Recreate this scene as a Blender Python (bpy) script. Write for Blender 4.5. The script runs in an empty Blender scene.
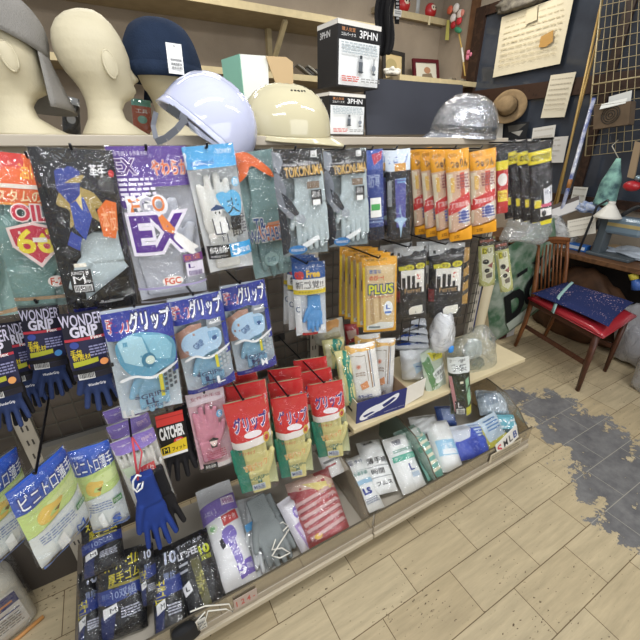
import bpy, bmesh, math, random
from mathutils import Vector, Matrix, noise as mnoise
PI = math.pi
SC = bpy.context.scene
COL = SC.collection

# ------------------------------------------------------------------ camera
CAM_H, F_PX = 1.38, 366.0
PITCH, YAW = math.atan(178 / 366.0), math.radians(29.3)
cd = bpy.data.cameras.new('camera'); cam = bpy.data.objects.new('camera', cd); COL.objects.link(cam)
cam.location = (0, 0, CAM_H); cam.rotation_euler = (PI / 2 - PITCH, 0, -YAW)
cd.sensor_width = 36; cd.lens = F_PX / 640 * 36; cd.clip_start = .02
SC.camera = cam
SC.view_settings.view_transform = 'Standard'; SC.view_settings.look = 'None'
SC.view_settings.gamma = 1; SC.view_settings.use_curve_mapping = False
SC.view_settings.exposure = 0.16
try:
    SC.cycles.transparent_max_bounces = 24; SC.cycles.max_bounces = 8; SC.cycles.use_denoising = True
    SC.cycles.sample_clamp_indirect = 4
except Exception:
    pass
# ------------------------------------------------------------------ light
wd = bpy.data.worlds.new('world'); SC.world = wd; wd.use_nodes = True
wd.node_tree.nodes['Background'].inputs[0].default_value = (.93, .96, 1, 1)
wd.node_tree.nodes['Background'].inputs[1].default_value = .34
def area(name, loc, tgt, sx, sy, power, col=(1, 1, 1)):
    l = bpy.data.lights.new(name, 'AREA'); l.shape = 'RECTANGLE'; l.size = sx; l.size_y = sy; l.energy = power; l.color = col
    o = bpy.data.objects.new(name, l); COL.objects.link(o); o.location = loc
    o.rotation_euler = (Vector(tgt) - Vector(loc)).to_track_quat('-Z', 'Y').to_euler(); return o
area('ceiling_tube_light', (.1, .25, 2.62), (.1, .55, 1.0), 1.2, .12, 18)
area('ceiling_tube_light', (1.5, -.1, 2.62), (1.5, .3, .5), 1.2, .12, 14)
area('ceiling_tube_light', (-1.0, -.7, 2.62), (-.3, .6, .8), 1.2, .12, 12)
area('ceiling_tube_light', (2.3, 2.3, 2.62), (2.3, 2.4, 0), 1.2, .12, 15, (1, .95, .86))  # added out of view so light reaches the back corner
area('ceiling_tube_light', (.4, 2.2, 2.62), (.4, 2.6, 1.0), 1.2, .12, 13, (1, .95, .86))  # added out of view to light the back wall and its shelves
# broad unseen area light behind the camera
area('unseen_rear_light', (.8, -2.6, 1.7), (.9, 1, .8), 2.6, 1.6, 34, (.95, .98, 1))

# ------------------------------------------------------------------ measuring: a pixel of the photo at a known distance
FW = Vector((math.sin(YAW) * math.cos(PITCH), math.cos(YAW) * math.cos(PITCH), -math.sin(PITCH)))
RT = Vector((math.cos(YAW), -math.sin(YAW), 0)); UP = RT.cross(FW)
EYE = Vector((0, 0, CAM_H))
def ray(p): return FW * F_PX + RT * (p[0] - 320) - UP * (p[1] - 320)
def V(x, y, Y): d = ray((x, y)); return EYE + d * (Y / d.y)          # at depth Y
def F(x, y, z): d = ray((x, y)); return EYE + d * ((z - CAM_H) / d.z)  # on a level z
def W(x, y, X): d = ray((x, y)); return EYE + d * (X / d.x)          # on the plane X

# ------------------------------------------------------------------ materials
def lin(h):
    if not isinstance(h, str): return tuple(h)
    c = [int(h[i:i + 2], 16) / 255 for i in (0, 2, 4)]
    return tuple(x / 12.92 if x <= .04045 else ((x + .055) / 1.055) ** 2.4 for x in c)
_M = {}
def N(nt, t, **k):
    n = nt.nodes.new(t)
    for a, b in k.items(): setattr(n, a, b)
    return n
def mat(c, rough=.5, spec=.5, metal=0, bump=0, bscale=40, var=0, vscale=8, coat=0, kind=None, c2=None):
    key = (c, rough, spec, metal, bump, bscale, var, vscale, coat, kind, c2)
    if key in _M: return _M[key]
    m = bpy.data.materials.new('surface'); m.use_nodes = True; nt = m.node_tree; L = nt.links.new
    b = nt.nodes['Principled BSDF']; col = lin(c)
    b.inputs['Base Color'].default_value = (*col, 1); b.inputs['Roughness'].default_value = rough
    b.inputs['Specular IOR Level'].default_value = spec; b.inputs['Metallic'].default_value = metal
    b.inputs['Coat Weight'].default_value = coat; b.inputs['Coat Roughness'].default_value = .08
    tc = N(nt, 'ShaderNodeTexCoord')
    if var or kind or c2:
        if kind == 'wave':
            w = N(nt, 'ShaderNodeTexWave'); w.inputs['Scale'].default_value = vscale; w.inputs['Distortion'].default_value = 4; w.inputs['Detail'].default_value = 3; o = w.outputs['Fac']
        else:
            w = N(nt, 'ShaderNodeTexNoise'); w.inputs['Scale'].default_value = vscale; w.inputs['Detail'].default_value = 6; o = w.outputs['Fac']
        L(tc.outputs['Object'], w.inputs['Vector'])
        r = N(nt, 'ShaderNodeValToRGB'); L(o, r.inputs[0])
        d = lin(c2) if c2 else tuple(x * (1 - var) for x in col)
        r.color_ramp.elements[0].position = .35; r.color_ramp.elements[1].position = .65
        r.color_ramp.elements[0].color = (*d, 1); r.color_ramp.elements[1].color = (*col, 1)
        L(r.outputs[0], b.inputs['Base Color'])
    if bump:
        n = N(nt, 'ShaderNodeTexNoise'); n.inputs['Scale'].default_value = bscale; n.inputs['Detail'].default_value = 3
        L(tc.outputs['Object'], n.inputs['Vector'])
        bp = N(nt, 'ShaderNodeBump'); bp.inputs['Strength'].default_value = bump; bp.inputs['Distance'].default_value = .01
        L(n.outputs['Fac'], bp.inputs['Height']); L(bp.outputs[0], b.inputs['Normal'])
    _M[key] = m; return m
def film(tint='ffffff', gloss=.06, edge=.14, rough=.07, haze=0, bump=1.0, bscale=26):
    key = ('film', tint, gloss, edge, rough, haze, bump, bscale)
    if key in _M: return _M[key]
    m = bpy.data.materials.new('clear_film'); m.use_nodes = True; nt = m.node_tree; L = nt.links.new
    nt.nodes.remove(nt.nodes['Principled BSDF']); out = nt.nodes['Material Output']
    tr = N(nt, 'ShaderNodeBsdfTransparent'); tr.inputs[0].default_value = (*lin(tint), 1)
    gl = N(nt, 'ShaderNodeBsdfGlossy'); gl.inputs['Roughness'].default_value = rough; gl.inputs[0].default_value = (1, 1, 1, 1)
    df = N(nt, 'ShaderNodeBsdfDiffuse'); df.inputs[0].default_value = (*lin(tint), 1)
    tc = N(nt, 'ShaderNodeTexCoord'); n = N(nt, 'ShaderNodeTexNoise'); n.inputs['Scale'].default_value = bscale; n.inputs['Detail'].default_value = 3; n.inputs['Distortion'].default_value = 1.2
    L(tc.outputs['Object'], n.inputs['Vector'])
    bp = N(nt, 'ShaderNodeBump'); bp.inputs['Strength'].default_value = bump; bp.inputs['Distance'].default_value = .03
    L(n.outputs['Fac'], bp.inputs['Height']); L(bp.outputs[0], gl.inputs['Normal'])
    lw = N(nt, 'ShaderNodeLayerWeight'); lw.inputs[0].default_value = .3; L(bp.outputs[0], lw.inputs['Normal'])
    mr = N(nt, 'ShaderNodeMapRange'); mr.inputs[3].default_value = gloss; mr.inputs[4].default_value = gloss + edge; L(lw.outputs['Facing'], mr.inputs[0])
    m1 = N(nt, 'ShaderNodeMixShader'); m1.inputs[0].default_value = haze; L(tr.outputs[0], m1.inputs[1]); L(df.outputs[0], m1.inputs[2])
    m2 = N(nt, 'ShaderNodeMixShader'); L(mr.outputs[0], m2.inputs[0]); L(m1.outputs[0], m2.inputs[1]); L(gl.outputs[0], m2.inputs[2])
    L(m2.outputs[0], out.inputs[0]); _M[key] = m; return m

# ------------------------------------------------------------------ objects
def tag(o, label, cat, group=None, kind=None):
    o['label'] = label; o['category'] = cat
    if group: o['group'] = group
    if kind: o['kind'] = kind
    return o
def thing(name, label, cat, mtx=None, group=None):
    o = bpy.data.objects.new(name, None); COL.objects.link(o); o.empty_display_size = .03
    o.matrix_world = mtx if mtx is not None else Matrix(); return tag(o, label, cat, group)
def copy_tree(o, parent=None):
    c = o.copy(); COL.objects.link(c)
    if parent: c.parent = parent; c.matrix_parent_inverse = o.matrix_parent_inverse.copy()
    for ch in o.children: copy_tree(ch, c)
    return c
def move_copy(o, off, label, rot=0):
    c = copy_tree(o); c.matrix_world = Matrix.Translation(Vector(off)) @ o.matrix_world @ Matrix.Rotation(rot, 4, 'Y'); c['label'] = label; return c
class MB:
    """collects shapes into ONE mesh with several materials"""
    def __init__(s): s.bm = bmesh.new(); s.mats = []
    def mi(s, m):
        if m not in s.mats: s.mats.append(m)
        return s.mats.index(m)
    def take(s, fn, m, smooth=False):
        n0 = set(s.bm.faces); r = fn(s.bm); i = s.mi(m)
        for f in s.bm.faces:
            if f not in n0: f.material_index = i; f.smooth = smooth
        return r
    def faces(s, vs, fs, m, smooth=False):
        i = s.mi(m); b = [s.bm.verts.new(v) for v in vs]
        for f in fs:
            try: q = s.bm.faces.new([b[k] for k in f]); q.material_index = i; q.smooth = smooth
            except ValueError: pass
    def box(s, lo, hi, m, mtx=None):
        x0, y0, z0 = lo; x1, y1, z1 = hi
        vs = [Vector(p) for p in ((x0, y0, z0), (x1, y0, z0), (x1, y1, z0), (x0, y1, z0), (x0, y0, z1), (x1, y0, z1), (x1, y1, z1), (x0, y1, z1))]
        if mtx: vs = [mtx @ v for v in vs]
        s.faces(vs, [(3, 2, 1, 0), (4, 5, 6, 7), (0, 1, 5, 4), (1, 2, 6, 5), (2, 3, 7, 6), (3, 0, 4, 7)], m)
    def slab(s, q, t, m, n=None):
        """a plate from four corners, thickness t along its normal (away from the viewer side)"""
        q = [Vector(p) for p in q]; nn = (q[1] - q[0]).cross(q[3] - q[0]).normalized() if n is None else Vector(n)
        vs = q + [p + nn * t for p in q]
        s.faces(vs, [(0, 1, 2, 3), (7, 6, 5, 4), (0, 4, 5, 1), (1, 5, 6, 2), (2, 6, 7, 3), (3, 7, 4, 0)], m)
    def tube(s, pts, r, m, seg=8, cap=True):
        pts = [Vector(p) for p in pts]; rs = r if isinstance(r, (list, tuple)) else [r] * len(pts); rings = []; vs = []; fs = []
        prev = None
        for i, p in enumerate(pts):
            d = (pts[min(i + 1, len(pts) - 1)] - pts[max(i - 1, 0)]).normalized()
            a = prev if prev is not None else (Vector((0, 0, 1)) if abs(d.z) < .9 else Vector((1, 0, 0)))
            u = (a - d * a.dot(d)).normalized(); w = d.cross(u); prev = u
            for k in range(seg): t = 2 * PI * k / seg; vs.append(p + (u * math.cos(t) + w * math.sin(t)) * rs[i])
        for i in range(len(pts) - 1):
            for k in range(seg): a = i * seg + k; b = i * seg + (k + 1) % seg; fs.append((a, b, b + seg, a + seg))
        if cap: fs.append(tuple(range(seg))[::-1]); fs.append(tuple(range((len(pts) - 1) * seg, len(pts) * seg)))
        s.faces(vs, fs, m, True)
    def grid(s, fn, nu, nv, m, smooth=True, wrap=False, caps=False):
        vs = [fn(i / (nu if wrap else nu - 1), j / (nv - 1)) for j in range(nv) for i in range(nu)]; fs = []
        for j in range(nv - 1):
            for i in range(nu if wrap else nu - 1): a = j * nu + i; b = j * nu + (i + 1) % nu; fs.append((a, b, b + nu, a + nu))
        if caps: fs.append(tuple(range(nu))[::-1]); fs.append(tuple(range((nv - 1) * nu, nv * nu)))
        s.faces(vs, fs, m, smooth)
    def ball(s, c, r, m, mtx=None, sub=2):
        r = r if isinstance(r, (list, tuple)) else (r, r, r)
        T = Matrix.Translation(Vector(c)) @ (mtx or Matrix()) @ Matrix.Diagonal((*r, 1))
        s.take(lambda bm: bmesh.ops.create_icosphere(bm, subdivisions=sub, radius=1, matrix=T), m, True)
    def obj(s, name, parent=None, mtx=None, bevel=0, solid=0, sub=0):
        me = bpy.data.meshes.new(name); s.bm.normal_update(); s.bm.to_mesh(me); s.bm.free()
        for m in s.mats: me.materials.append(m)
        o = bpy.data.objects.new(name, me); COL.objects.link(o)
        if parent: o.parent = parent
        if mtx is not None: o.matrix_local = mtx
        if solid: d = o.modifiers.new('s', 'SOLIDIFY'); d.thickness = solid; d.offset = 0
        if bevel: d = o.modifiers.new('b', 'BEVEL'); d.width = bevel; d.segments = 2; d.limit_method = 'ANGLE'
        if sub: d = o.modifiers.new('u', 'SUBSURF'); d.levels = sub; d.render_levels = sub
        return o
def one(name, fn, parent=None, **k):
    b = MB(); fn(b); return b.obj(name, parent, **k)
def struct(o): o['kind'] = 'structure'; return o

# ------------------------------------------------------------------ lettering
_T = {}
def glyphs(s, off=0.0):
    if (s, off) in _T: return _T[(s, off)]
    bb = None if off == 0 else glyphs(s, 0.0)[2]
    c = bpy.data.curves.new('t', 'FONT'); c.body = s; c.offset = off; c.resolution_u = 3
    o = bpy.data.objects.new('t', c); COL.objects.link(o); dg = bpy.context.evaluated_depsgraph_get()
    me = bpy.data.meshes.new_from_object(o.evaluated_get(dg)); vs = [(v.co.x, v.co.y) for v in me.vertices]; fs = [tuple(p.vertices) for p in me.polygons]
    bpy.data.objects.remove(o); bpy.data.curves.remove(c); bpy.data.meshes.remove(me)
    if vs:
        if bb is None: bb = (min(v[0] for v in vs), max(v[0] for v in vs), min(v[1] for v in vs), max(v[1] for v in vs))
        x0, x1, y0, y1 = bb
        vs = [((x - x0) / max(x1 - x0, 1e-6) - .5, (y - y0) / max(y1 - y0, 1e-6) - .5) for x, y in vs]
    _T[(s, off)] = (vs, fs, bb); return vs, fs, bb
def R(u0, v0, u1, v1, c): return ('P', [(u0, v0), (u1, v0), (u1, v1), (u0, v1)], c)
def P(pts, c):
    n = len(pts)
    if n >= 7:                                        # organic outlines: round them off
        out = []
        for k in range(n):
            p0, p1, p2, p3 = pts[k - 1], pts[k], pts[(k + 1) % n], pts[(k + 2) % n]
            for t in (0, .25, .5, .75): out.append(tuple(.5 * (2 * p1[i] + (p2[i] - p0[i]) * t + (2 * p0[i] - 5 * p1[i] + 4 * p2[i] - p3[i]) * t * t + (3 * p1[i] - p0[i] - 3 * p2[i] + p3[i]) * t ** 3) for i in (0, 1)))
        pts = out
    return ('P', pts, c)
def E(cu, cv, ru, rv, c, n=20): return ('P', [(cu + ru * math.cos(2 * PI * k / n), cv + rv * math.sin(2 * PI * k / n)) for k in range(n)], c)
def T(s, cu, cv, wu, hv, c, rot=0, bold=.02, sh=0): return ('T', s, cu, cv, wu, hv, c, rot, bold, sh)
def lines(u0, v0, u1, v1, n, c, seed=1, fill=.55):
    """a block of small print: short bars"""
    r = random.Random(seed); out = []; dv = (v1 - v0) / n
    for k in range(n):
        u = u0
        while u < u1 - .02:
            w = r.uniform(.04, .12); out.append(R(u, v0 + k * dv, min(u + w, u1), v0 + (k + fill) * dv, c)); u += w + .02
    return out
def barcode(u0, v0, u1, v1, seed=3, c='111111'):
    r = random.Random(seed); out = []; u = u0
    while u < u1: w = (u1 - u0) * r.uniform(.02, .06); out.append(R(u, v0, min(u + w, u1), v1, c)); u += w + (u1 - u0) * r.uniform(.03, .05)
    return out
PRINT = dict(rough=.4, spec=.35, coat=.08)
def paint(mb, items, w, h, yf, eps=.00022, base=0, mk=None):
    """lays flat shapes (u right, v down) over a surface y = yf(u, v)"""
    bm = bmesh.new(); lay = bm.faces.layers.int.new('m')
    for li, it in enumerate(items):
        e = base + eps * (li + 1); sub = bmesh.new()
        if it[0] == 'P':
            vs = [sub.verts.new((u, v, 0)) for u, v in it[1]]; sub.faces.new(vs); col = it[2]
            us = [p[0] for p in it[1]]; vv = [p[1] for p in it[1]]
            for k in range(1, 10):
                if min(us) < k / 10 < max(us): bmesh.ops.bisect_plane(sub, geom=sub.verts[:] + sub.edges[:] + sub.faces[:], plane_co=(k / 10, 0, 0), plane_no=(1, 0, 0))
            for k in range(1, 16):
                if min(vv) < k / 16 < max(vv): bmesh.ops.bisect_plane(sub, geom=sub.verts[:] + sub.edges[:] + sub.faces[:], plane_co=(0, k / 16, 0), plane_no=(0, 1, 0))
        else:
            _, s, cu, cv, wu, hv, col, rot, bold, sh = it
            if bold < .05 and any(ord(q) > 0x4e00 for q in s): bold = min(bold, .006)
            elif any(q in 'MWNmwn' for q in s): bold = min(bold, .015) if bold < .05 else min(bold, .06)
            if s in ('M', 'LL', 'L') and bold >= .05: bold = .0
            gv, gf, _ = glyphs(s, bold); ca, sa = math.cos(rot), math.sin(rot); asp = h / w; vs = []
            for x, y in gv:
                a = (x + sh * y) * wu; b = -y * hv * asp
                vs.append(sub.verts.new((cu + a * ca - b * sa, cv + (a * sa + b * ca) / asp, 0)))
            for f in gf:
                try: sub.faces.new([vs[k] for k in f])
                except ValueError: pass
            if wu > .3:
                for ax in (0, 1):
                    cs = [v.co[ax] for v in sub.verts]; n = 10 if ax == 0 else 16
                    for k in range(1, n):
                        if min(cs) < k / n < max(cs): bmesh.ops.bisect_plane(sub, geom=sub.verts[:] + sub.edges[:] + sub.faces[:], plane_co=(k / n if ax == 0 else 0, k / n if ax else 0, 0), plane_no=(1 - ax, ax, 0))
        i = mb.mi(mk(col) if mk else mat(col, **PRINT)); new = {}
        for v in sub.verts: u, q = v.co.x, v.co.y; new[v] = mb.bm.verts.new(((u - .5) * w, yf(u, q) - e, (1 - q) * h))
        for f in sub.faces:
            g = [new[v] for v in f.verts]
            try: q = mb.bm.faces.new(g)
            except ValueError: continue
            q.normal_update()
            if q.normal.y > 0: q.normal_flip()
            q.material_index = i; q.smooth = it[0] == 'P'
        sub.free()
    bm.free()

# ------------------------------------------------------------------ gloves
def _remesh(mb, vox, smooth=4):
    o = mb.obj('tmp'); d = o.modifiers.new('r', 'REMESH'); d.mode = 'VOXEL'; d.voxel_size = vox
    s = o.modifiers.new('s', 'SMOOTH'); s.iterations = smooth; s.factor = .5
    dg = bpy.context.evaluated_depsgraph_get(); me = bpy.data.meshes.new_from_object(o.evaluated_get(dg))
    for p in me.polygons: p.use_smooth = True
    bpy.data.objects.remove(o); return me
def glove_mesh(spread=.0, curl=0.):
    m = mat('808080'); b = MB()
    b.ball((0, 0, .125), (.046, .0125, .058), m, sub=3)
    b.tube([(0, 0, .0), (0, 0, .03), (0, 0, .09)], [.036, .036, .04], m, 20)
    for v in b.bm.verts:
        if v.co.z < .1 and abs(v.co.y) > .0125: v.co.y = .0125 if v.co.y > 0 else -.0125
    for i, L in enumerate((.062, .08, .084, .07)):
        x = -.033 + .022 * i; a = (x / .033) * spread
        p0 = Vector((x, 0, .14)); d = Vector((math.sin(a), -curl, math.cos(a)))
        b.tube([p0, p0 + d * .04, p0 + d * L * 1.15], [.0105, .0105, .0095], m, 10)
        b.ball(p0 + d * L * 1.15, .0098, m, sub=2)
    b.tube([(.03, -.002, .085), (.05, -.006, .125), (.062, -.006, .162)], [.016, .0125, .0105], m, 10); b.ball((.062, -.006, .162), .0106, m)
    return _remesh(b, .0036, 3)
GLOVE = {'flat': glove_mesh(.05), 'spread': glove_mesh(.22, .12)}
def add_glove(parent, kind, w, h, t, m, loc, up=True, name='glove', rot=0):
    """a glove inside/under PARENT scaled to w x h x t, base at loc"""
    me = GLOVE[kind]; o = bpy.data.objects.new(name, me); COL.objects.link(o); o.parent = parent
    xs = [v.co.x for v in me.vertices]; zs = [v.co.z for v in me.vertices]; ys = [v.co.y for v in me.vertices]
    s = (w / (max(xs) - min(xs)), t / (max(ys) - min(ys)), h / (max(zs) - min(zs))); cx = (max(xs) + min(xs)) / 2
    M0 = Matrix.Diagonal((*s, 1)) @ Matrix.Translation((-cx, 0, -min(zs)))
    if not up: M0 = Matrix.Translation((0, 0, h)) @ Matrix.Rotation(PI, 4, 'Y') @ M0
    o.matrix_local = Matrix.Translation(Vector(loc)) @ Matrix.Rotation(rot, 4, 'Y') @ M0
    if not me.materials: me.materials.append(m)
    o.material_slots[0].link = 'OBJECT'; o.material_slots[0].material = m
    return o

# ------------------------------------------------------------------ packs
def frame(q, Yt, Yb, z=None):
    TL, TR, BR, BL = q
    if z: a, b, c, d = F(*TL, z[0]), F(*TR, z[0]), F(*BR, z[1]), F(*BL, z[1])
    elif isinstance(Yt, tuple): a, b, c, d = V(*TL, Yt[0]), V(*TR, Yt[1]), V(*BR, Yt[1]), V(*BL, Yt[0])
    elif Yt != Yb: a, b, c, d = V(*TL, Yt), V(*TR, Yt), V(*BR, Yb), V(*BL, Yb)
    else:                                             # hangs facing the aisle where the shopper stands
        m = V(sum(p[0] for p in q) / 4, sum(p[1] for p in q) / 4, Yt); ps = math.atan2(m.x, m.y) * .72; n = Vector((math.sin(ps), math.cos(ps), 0))
        a, b, c, d = [EYE + ray(p) * ((m - EYE).dot(n) / ray(p).dot(n)) for p in (TL, TR, BR, BL)]
    top, bot = (a + b) / 2, (c + d) / 2; za = top - bot; h = za.length; za /= h
    xa = (b - a) + (c - d); xa -= za * xa.dot(za); w = xa.length / 2; xa.normalize(); ya = za.cross(xa)
    M = Matrix((xa, ya, za)).transposed().to_4x4(); M.translation = bot
    return M, w, h
def pack(name, label, q, Yt, Yb=None, parts=(), gloves=(), thick=.022, cat='glove pack', group=None, fm=None, back=None, seed=1, wr=.0022, head=.12, z=None):
    """a bag: clear front and back film, printed areas and the gloves inside; u right, v down on its face"""
    M, w, h = frame(q, Yt, Yt if Yb is None else Yb, z); root = thing(name, label, cat, M, group); r = random.Random(seed)
    ph = [(r.uniform(3, 9), r.uniform(2, 8), r.uniform(0, 6), r.uniform(.4, 1)) for _ in range(5)]
    def bulge(u, v):
        eu = max(0, 1 - abs(2 * u - 1) ** 2.6); t = min(max((v - head * .4) / max(head, .02), 0), 1); tb = min(max((1 - v) / .1, 0), 1)
        b = thick / 2 * (eu ** .6) * (.18 + .82 * t * t * (3 - 2 * t)) * (.35 + .65 * tb ** .7)
        return b + wr * sum(a * math.sin(fu * u * 2 + fv * v * 3 + p) for fu, fv, p, a in ph) / 3
    yf = lambda u, v: -bulge(u, v)
    if back:
        b = MB(); b.grid(lambda u, v: Vector(((u - .5) * w * .985, bulge(u, 1 - v) * .8, h * (.005 + .99 * v))), 9, 13, mat(back, **PRINT)); b.obj('back_sheet', root)
    base = .0004
    for pn, items in parts:
        b = MB(); paint(b, items, w, h, yf, base=base); b.obj(pn, root); base += .00022 * len(items)
    for g in gloves:
        kind, u0, v0, u1, v1, m, up = g[:7]; t = thick * (g[7] if len(g) > 7 else .5)
        add_glove(root, kind, (u1 - u0) * w, (v1 - v0) * h, t, m, (((u0 + u1) / 2 - .5) * w, 0, (1 - v1) * h), up)
    f = fm or film(); b = MB()
    cw = max(wr, .002)
    crk = lambda u, v: cw * 1.1 * (1 - abs(mnoise.noise(Vector((u * w * 26 + seed * 3, v * h * 13 + u * 2, seed)))) * 3) * .5 + cw * .5 * abs(mnoise.noise(Vector((u * w * 60, v * h * 22 - u * 3, seed + 7))))
    jag = lambda u, v: (mnoise.noise(Vector((u * 5 + seed, v * 7, seed))) * .004)
    b.grid(lambda u, v: Vector(((u - .5) * (w + .004) + jag(u, v), yf(u, 1 - v) - .0085 * (.6 + .4 * min(1, 8 * u * (1 - u))) - crk(u, v), h * v * 1.005)), 23, 37, f)
    b.grid(lambda u, v: Vector(((u - .5) * (w + .004) + jag(u, v), bulge(u, 1 - v) + .003, h * v * 1.005)), 7, 9, f)
    b.obj('clear_bag', root)
    return root

# ================================================================== the setting
WX, WY = 3.2, 3.3                                     # side wall, back wall
def floor_material():
    m = bpy.data.materials.new('worn_floor_tiles'); m.use_nodes = True; nt = m.node_tree; L = nt.links.new; b = nt.nodes['Principled BSDF']
    tc = N(nt, 'ShaderNodeTexCoord'); mp = N(nt, 'ShaderNodeMapping'); mp.inputs['Location'].default_value = (-.04, -.009, 0); L(tc.outputs['Object'], mp.inputs[0])
    br = N(nt, 'ShaderNodeTexBrick'); br.offset = .5; br.inputs['Scale'].default_value = 1; br.inputs['Brick Width'].default_value = .2995; br.inputs['Row Height'].default_value = .15
    br.inputs['Mortar Size'].default_value = .0016; br.inputs['Mortar Smooth'].default_value = .3; br.inputs['Bias'].default_value = 0
    br.inputs['Color1'].default_value = (*lin('c9b997'), 1); br.inputs['Color2'].default_value = (*lin('beac89'), 1); br.inputs['Mortar'].default_value = (*lin('6e5b40'), 1); L(mp.outputs[0], br.inputs[0])
    # fine veins running along each tile
    m2 = N(nt, 'ShaderNodeMapping'); m2.inputs['Scale'].default_value = (5, 42, 1); L(tc.outputs['Object'], m2.inputs[0])
    v = N(nt, 'ShaderNodeTexNoise'); v.inputs['Scale'].default_value = 1; v.inputs['Detail'].default_value = 7; v.inputs['Roughness'].default_value = .65; L(m2.outputs[0], v.inputs[0])
    vr = N(nt, 'ShaderNodeMapRange'); vr.inputs[1].default_value = .3; vr.inputs[2].default_value = .7; vr.inputs[3].default_value = .78; vr.inputs[4].default_value = 1.1; L(v.outputs['Fac'], vr.inputs[0])
    mx = N(nt, 'ShaderNodeMix'); mx.data_type = 'RGBA'; mx.blend_type = 'MULTIPLY'; mx.inputs[0].default_value = 1; L(br.outputs['Color'], mx.inputs[6]); L(vr.outputs[0], mx.inputs[7])
    # pits
    m3 = N(nt, 'ShaderNodeMapping'); m3.inputs['Scale'].default_value = (60, 110, 1); L(tc.outputs['Object'], m3.inputs[0])
    p = N(nt, 'ShaderNodeTexNoise'); p.inputs['Scale'].default_value = 1; p.inputs['Detail'].default_value = 2; L(m3.outputs[0], p.inputs[0])
    big = N(nt, 'ShaderNodeTexNoise'); big.inputs['Scale'].default_value = 3.5; L(tc.outputs['Object'], big.inputs[0])
    ad = N(nt, 'ShaderNodeMath', operation='MULTIPLY_ADD'); L(big.outputs['Fac'], ad.inputs[0]); ad.inputs[1].default_value = .35; L(p.outputs['Fac'], ad.inputs[2])
    pr = N(nt, 'ShaderNodeMapRange'); pr.inputs[1].default_value = .86; pr.inputs[2].default_value = .92; L(ad.outputs[0], pr.inputs[0])
    mx2 = N(nt, 'ShaderNodeMix'); mx2.data_type = 'RGBA'; L(pr.outputs[0], mx2.inputs[0]); L(mx.outputs[2], mx2.inputs[6]); mx2.inputs[7].default_value = (*lin('5d4d38'), 1)
    # the bare grey patch where the tile face is worn away
    cur = None
    for cx, cy, rx, ry in WORN:
        s = N(nt, 'ShaderNodeVectorMath', operation='SUBTRACT'); L(tc.outputs['Object'], s.inputs[0]); s.inputs[1].default_value = (cx, cy, 0)
        d = N(nt, 'ShaderNodeVectorMath', operation='DIVIDE'); L(s.outputs[0], d.inputs[0]); d.inputs[1].default_value = (rx, ry, 1)
        l = N(nt, 'ShaderNodeVectorMath', operation='LENGTH'); L(d.outputs[0], l.inputs[0])
        if cur is None: cur = l.outputs['Value']
        else:
            q = N(nt, 'ShaderNodeMath', operation='MINIMUM'); L(cur, q.inputs[0]); L(l.outputs['Value'], q.inputs[1]); cur = q.outputs[0]
    n1 = N(nt, 'ShaderNodeTexNoise'); n1.inputs['Scale'].default_value = 11; n1.inputs['Detail'].default_value = 6; n1.inputs['Roughness'].default_value = .7; L(tc.outputs['Object'], n1.inputs[0])
    sm = N(nt, 'ShaderNodeMath', operation='MULTIPLY_ADD'); L(n1.outputs['Fac'], sm.inputs[0]); sm.inputs[1].default_value = -3.4; L(cur, sm.inputs[2])
    wr = N(nt, 'ShaderNodeMapRange'); wr.inputs[1].default_value = -.68; wr.inputs[2].default_value = -.76; L(sm.outputs[0], wr.inputs[0])
    g = N(nt, 'ShaderNodeValToRGB'); L(n1.outputs['Fac'], g.inputs[0]); g.color_ramp.elements[0].position = .3; g.color_ramp.elements[1].position = .75
    g.color_ramp.elements[0].color = (*lin('5a595c'), 1); g.color_ramp.elements[1].color = (*lin('8b8a88'), 1)
    mo = N(nt, 'ShaderNodeMix'); mo.data_type = 'RGBA'; L(br.outputs['Fac'], mo.inputs[0]); L(g.outputs[0], mo.inputs[6]); mo.inputs[7].default_value = (*lin('a9a498'), 1)
    mx3 = N(nt, 'ShaderNodeMix'); mx3.data_type = 'RGBA'; L(wr.outputs[0], mx3.inputs[0]); L(mx2.outputs[2], mx3.inputs[6]); L(mo.outputs[2], mx3.inputs[7])
    L(mx3.outputs[2], b.inputs['Base Color'])
    b.inputs['Roughness'].default_value = .5; b.inputs['Specular IOR Level'].default_value = .35
    bp = N(nt, 'ShaderNodeBump'); bp.inputs['Strength'].default_value = .25; bp.inputs['Distance'].default_value = .004; L(v.outputs['Fac'], bp.inputs['Height']); L(bp.outputs[0], b.inputs['Normal'])
    return m
WORN = []
for x, y, rx, ry in ((548, 408, .20, .13), (580, 430, .22, .15), (606, 455, .24, .13), (612, 487, .17, .13), (630, 520, .15, .12), (655, 470, .25, .12), (515, 396, .10, .09)):
    p = F(x, y, 0); WORN.append((p.x, p.y, rx, ry))
struct(one('floor', lambda b: b.faces([(-2.6, -3, 0), (4.2, -3, 0), (4.2, WY + .2, 0), (-2.6, WY + .2, 0)], [(0, 1, 2, 3)], floor_material())))
WALL = mat('a89a88', .85, .2, bump=.25, bscale=90, var=.22, vscale=3)
struct(one('wall_back', lambda b: b.box((-2.6, WY, 0), (WX + .1, WY + .1, 2.9), WALL)))
struct(one('wall_right', lambda b: b.box((WX, -3, 0), (WX + .1, WY, 2.9), WALL)))
DARKWOOD = mat('3d2a20', .45, .4, var=.4, vscale=30, kind='wave')
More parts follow.
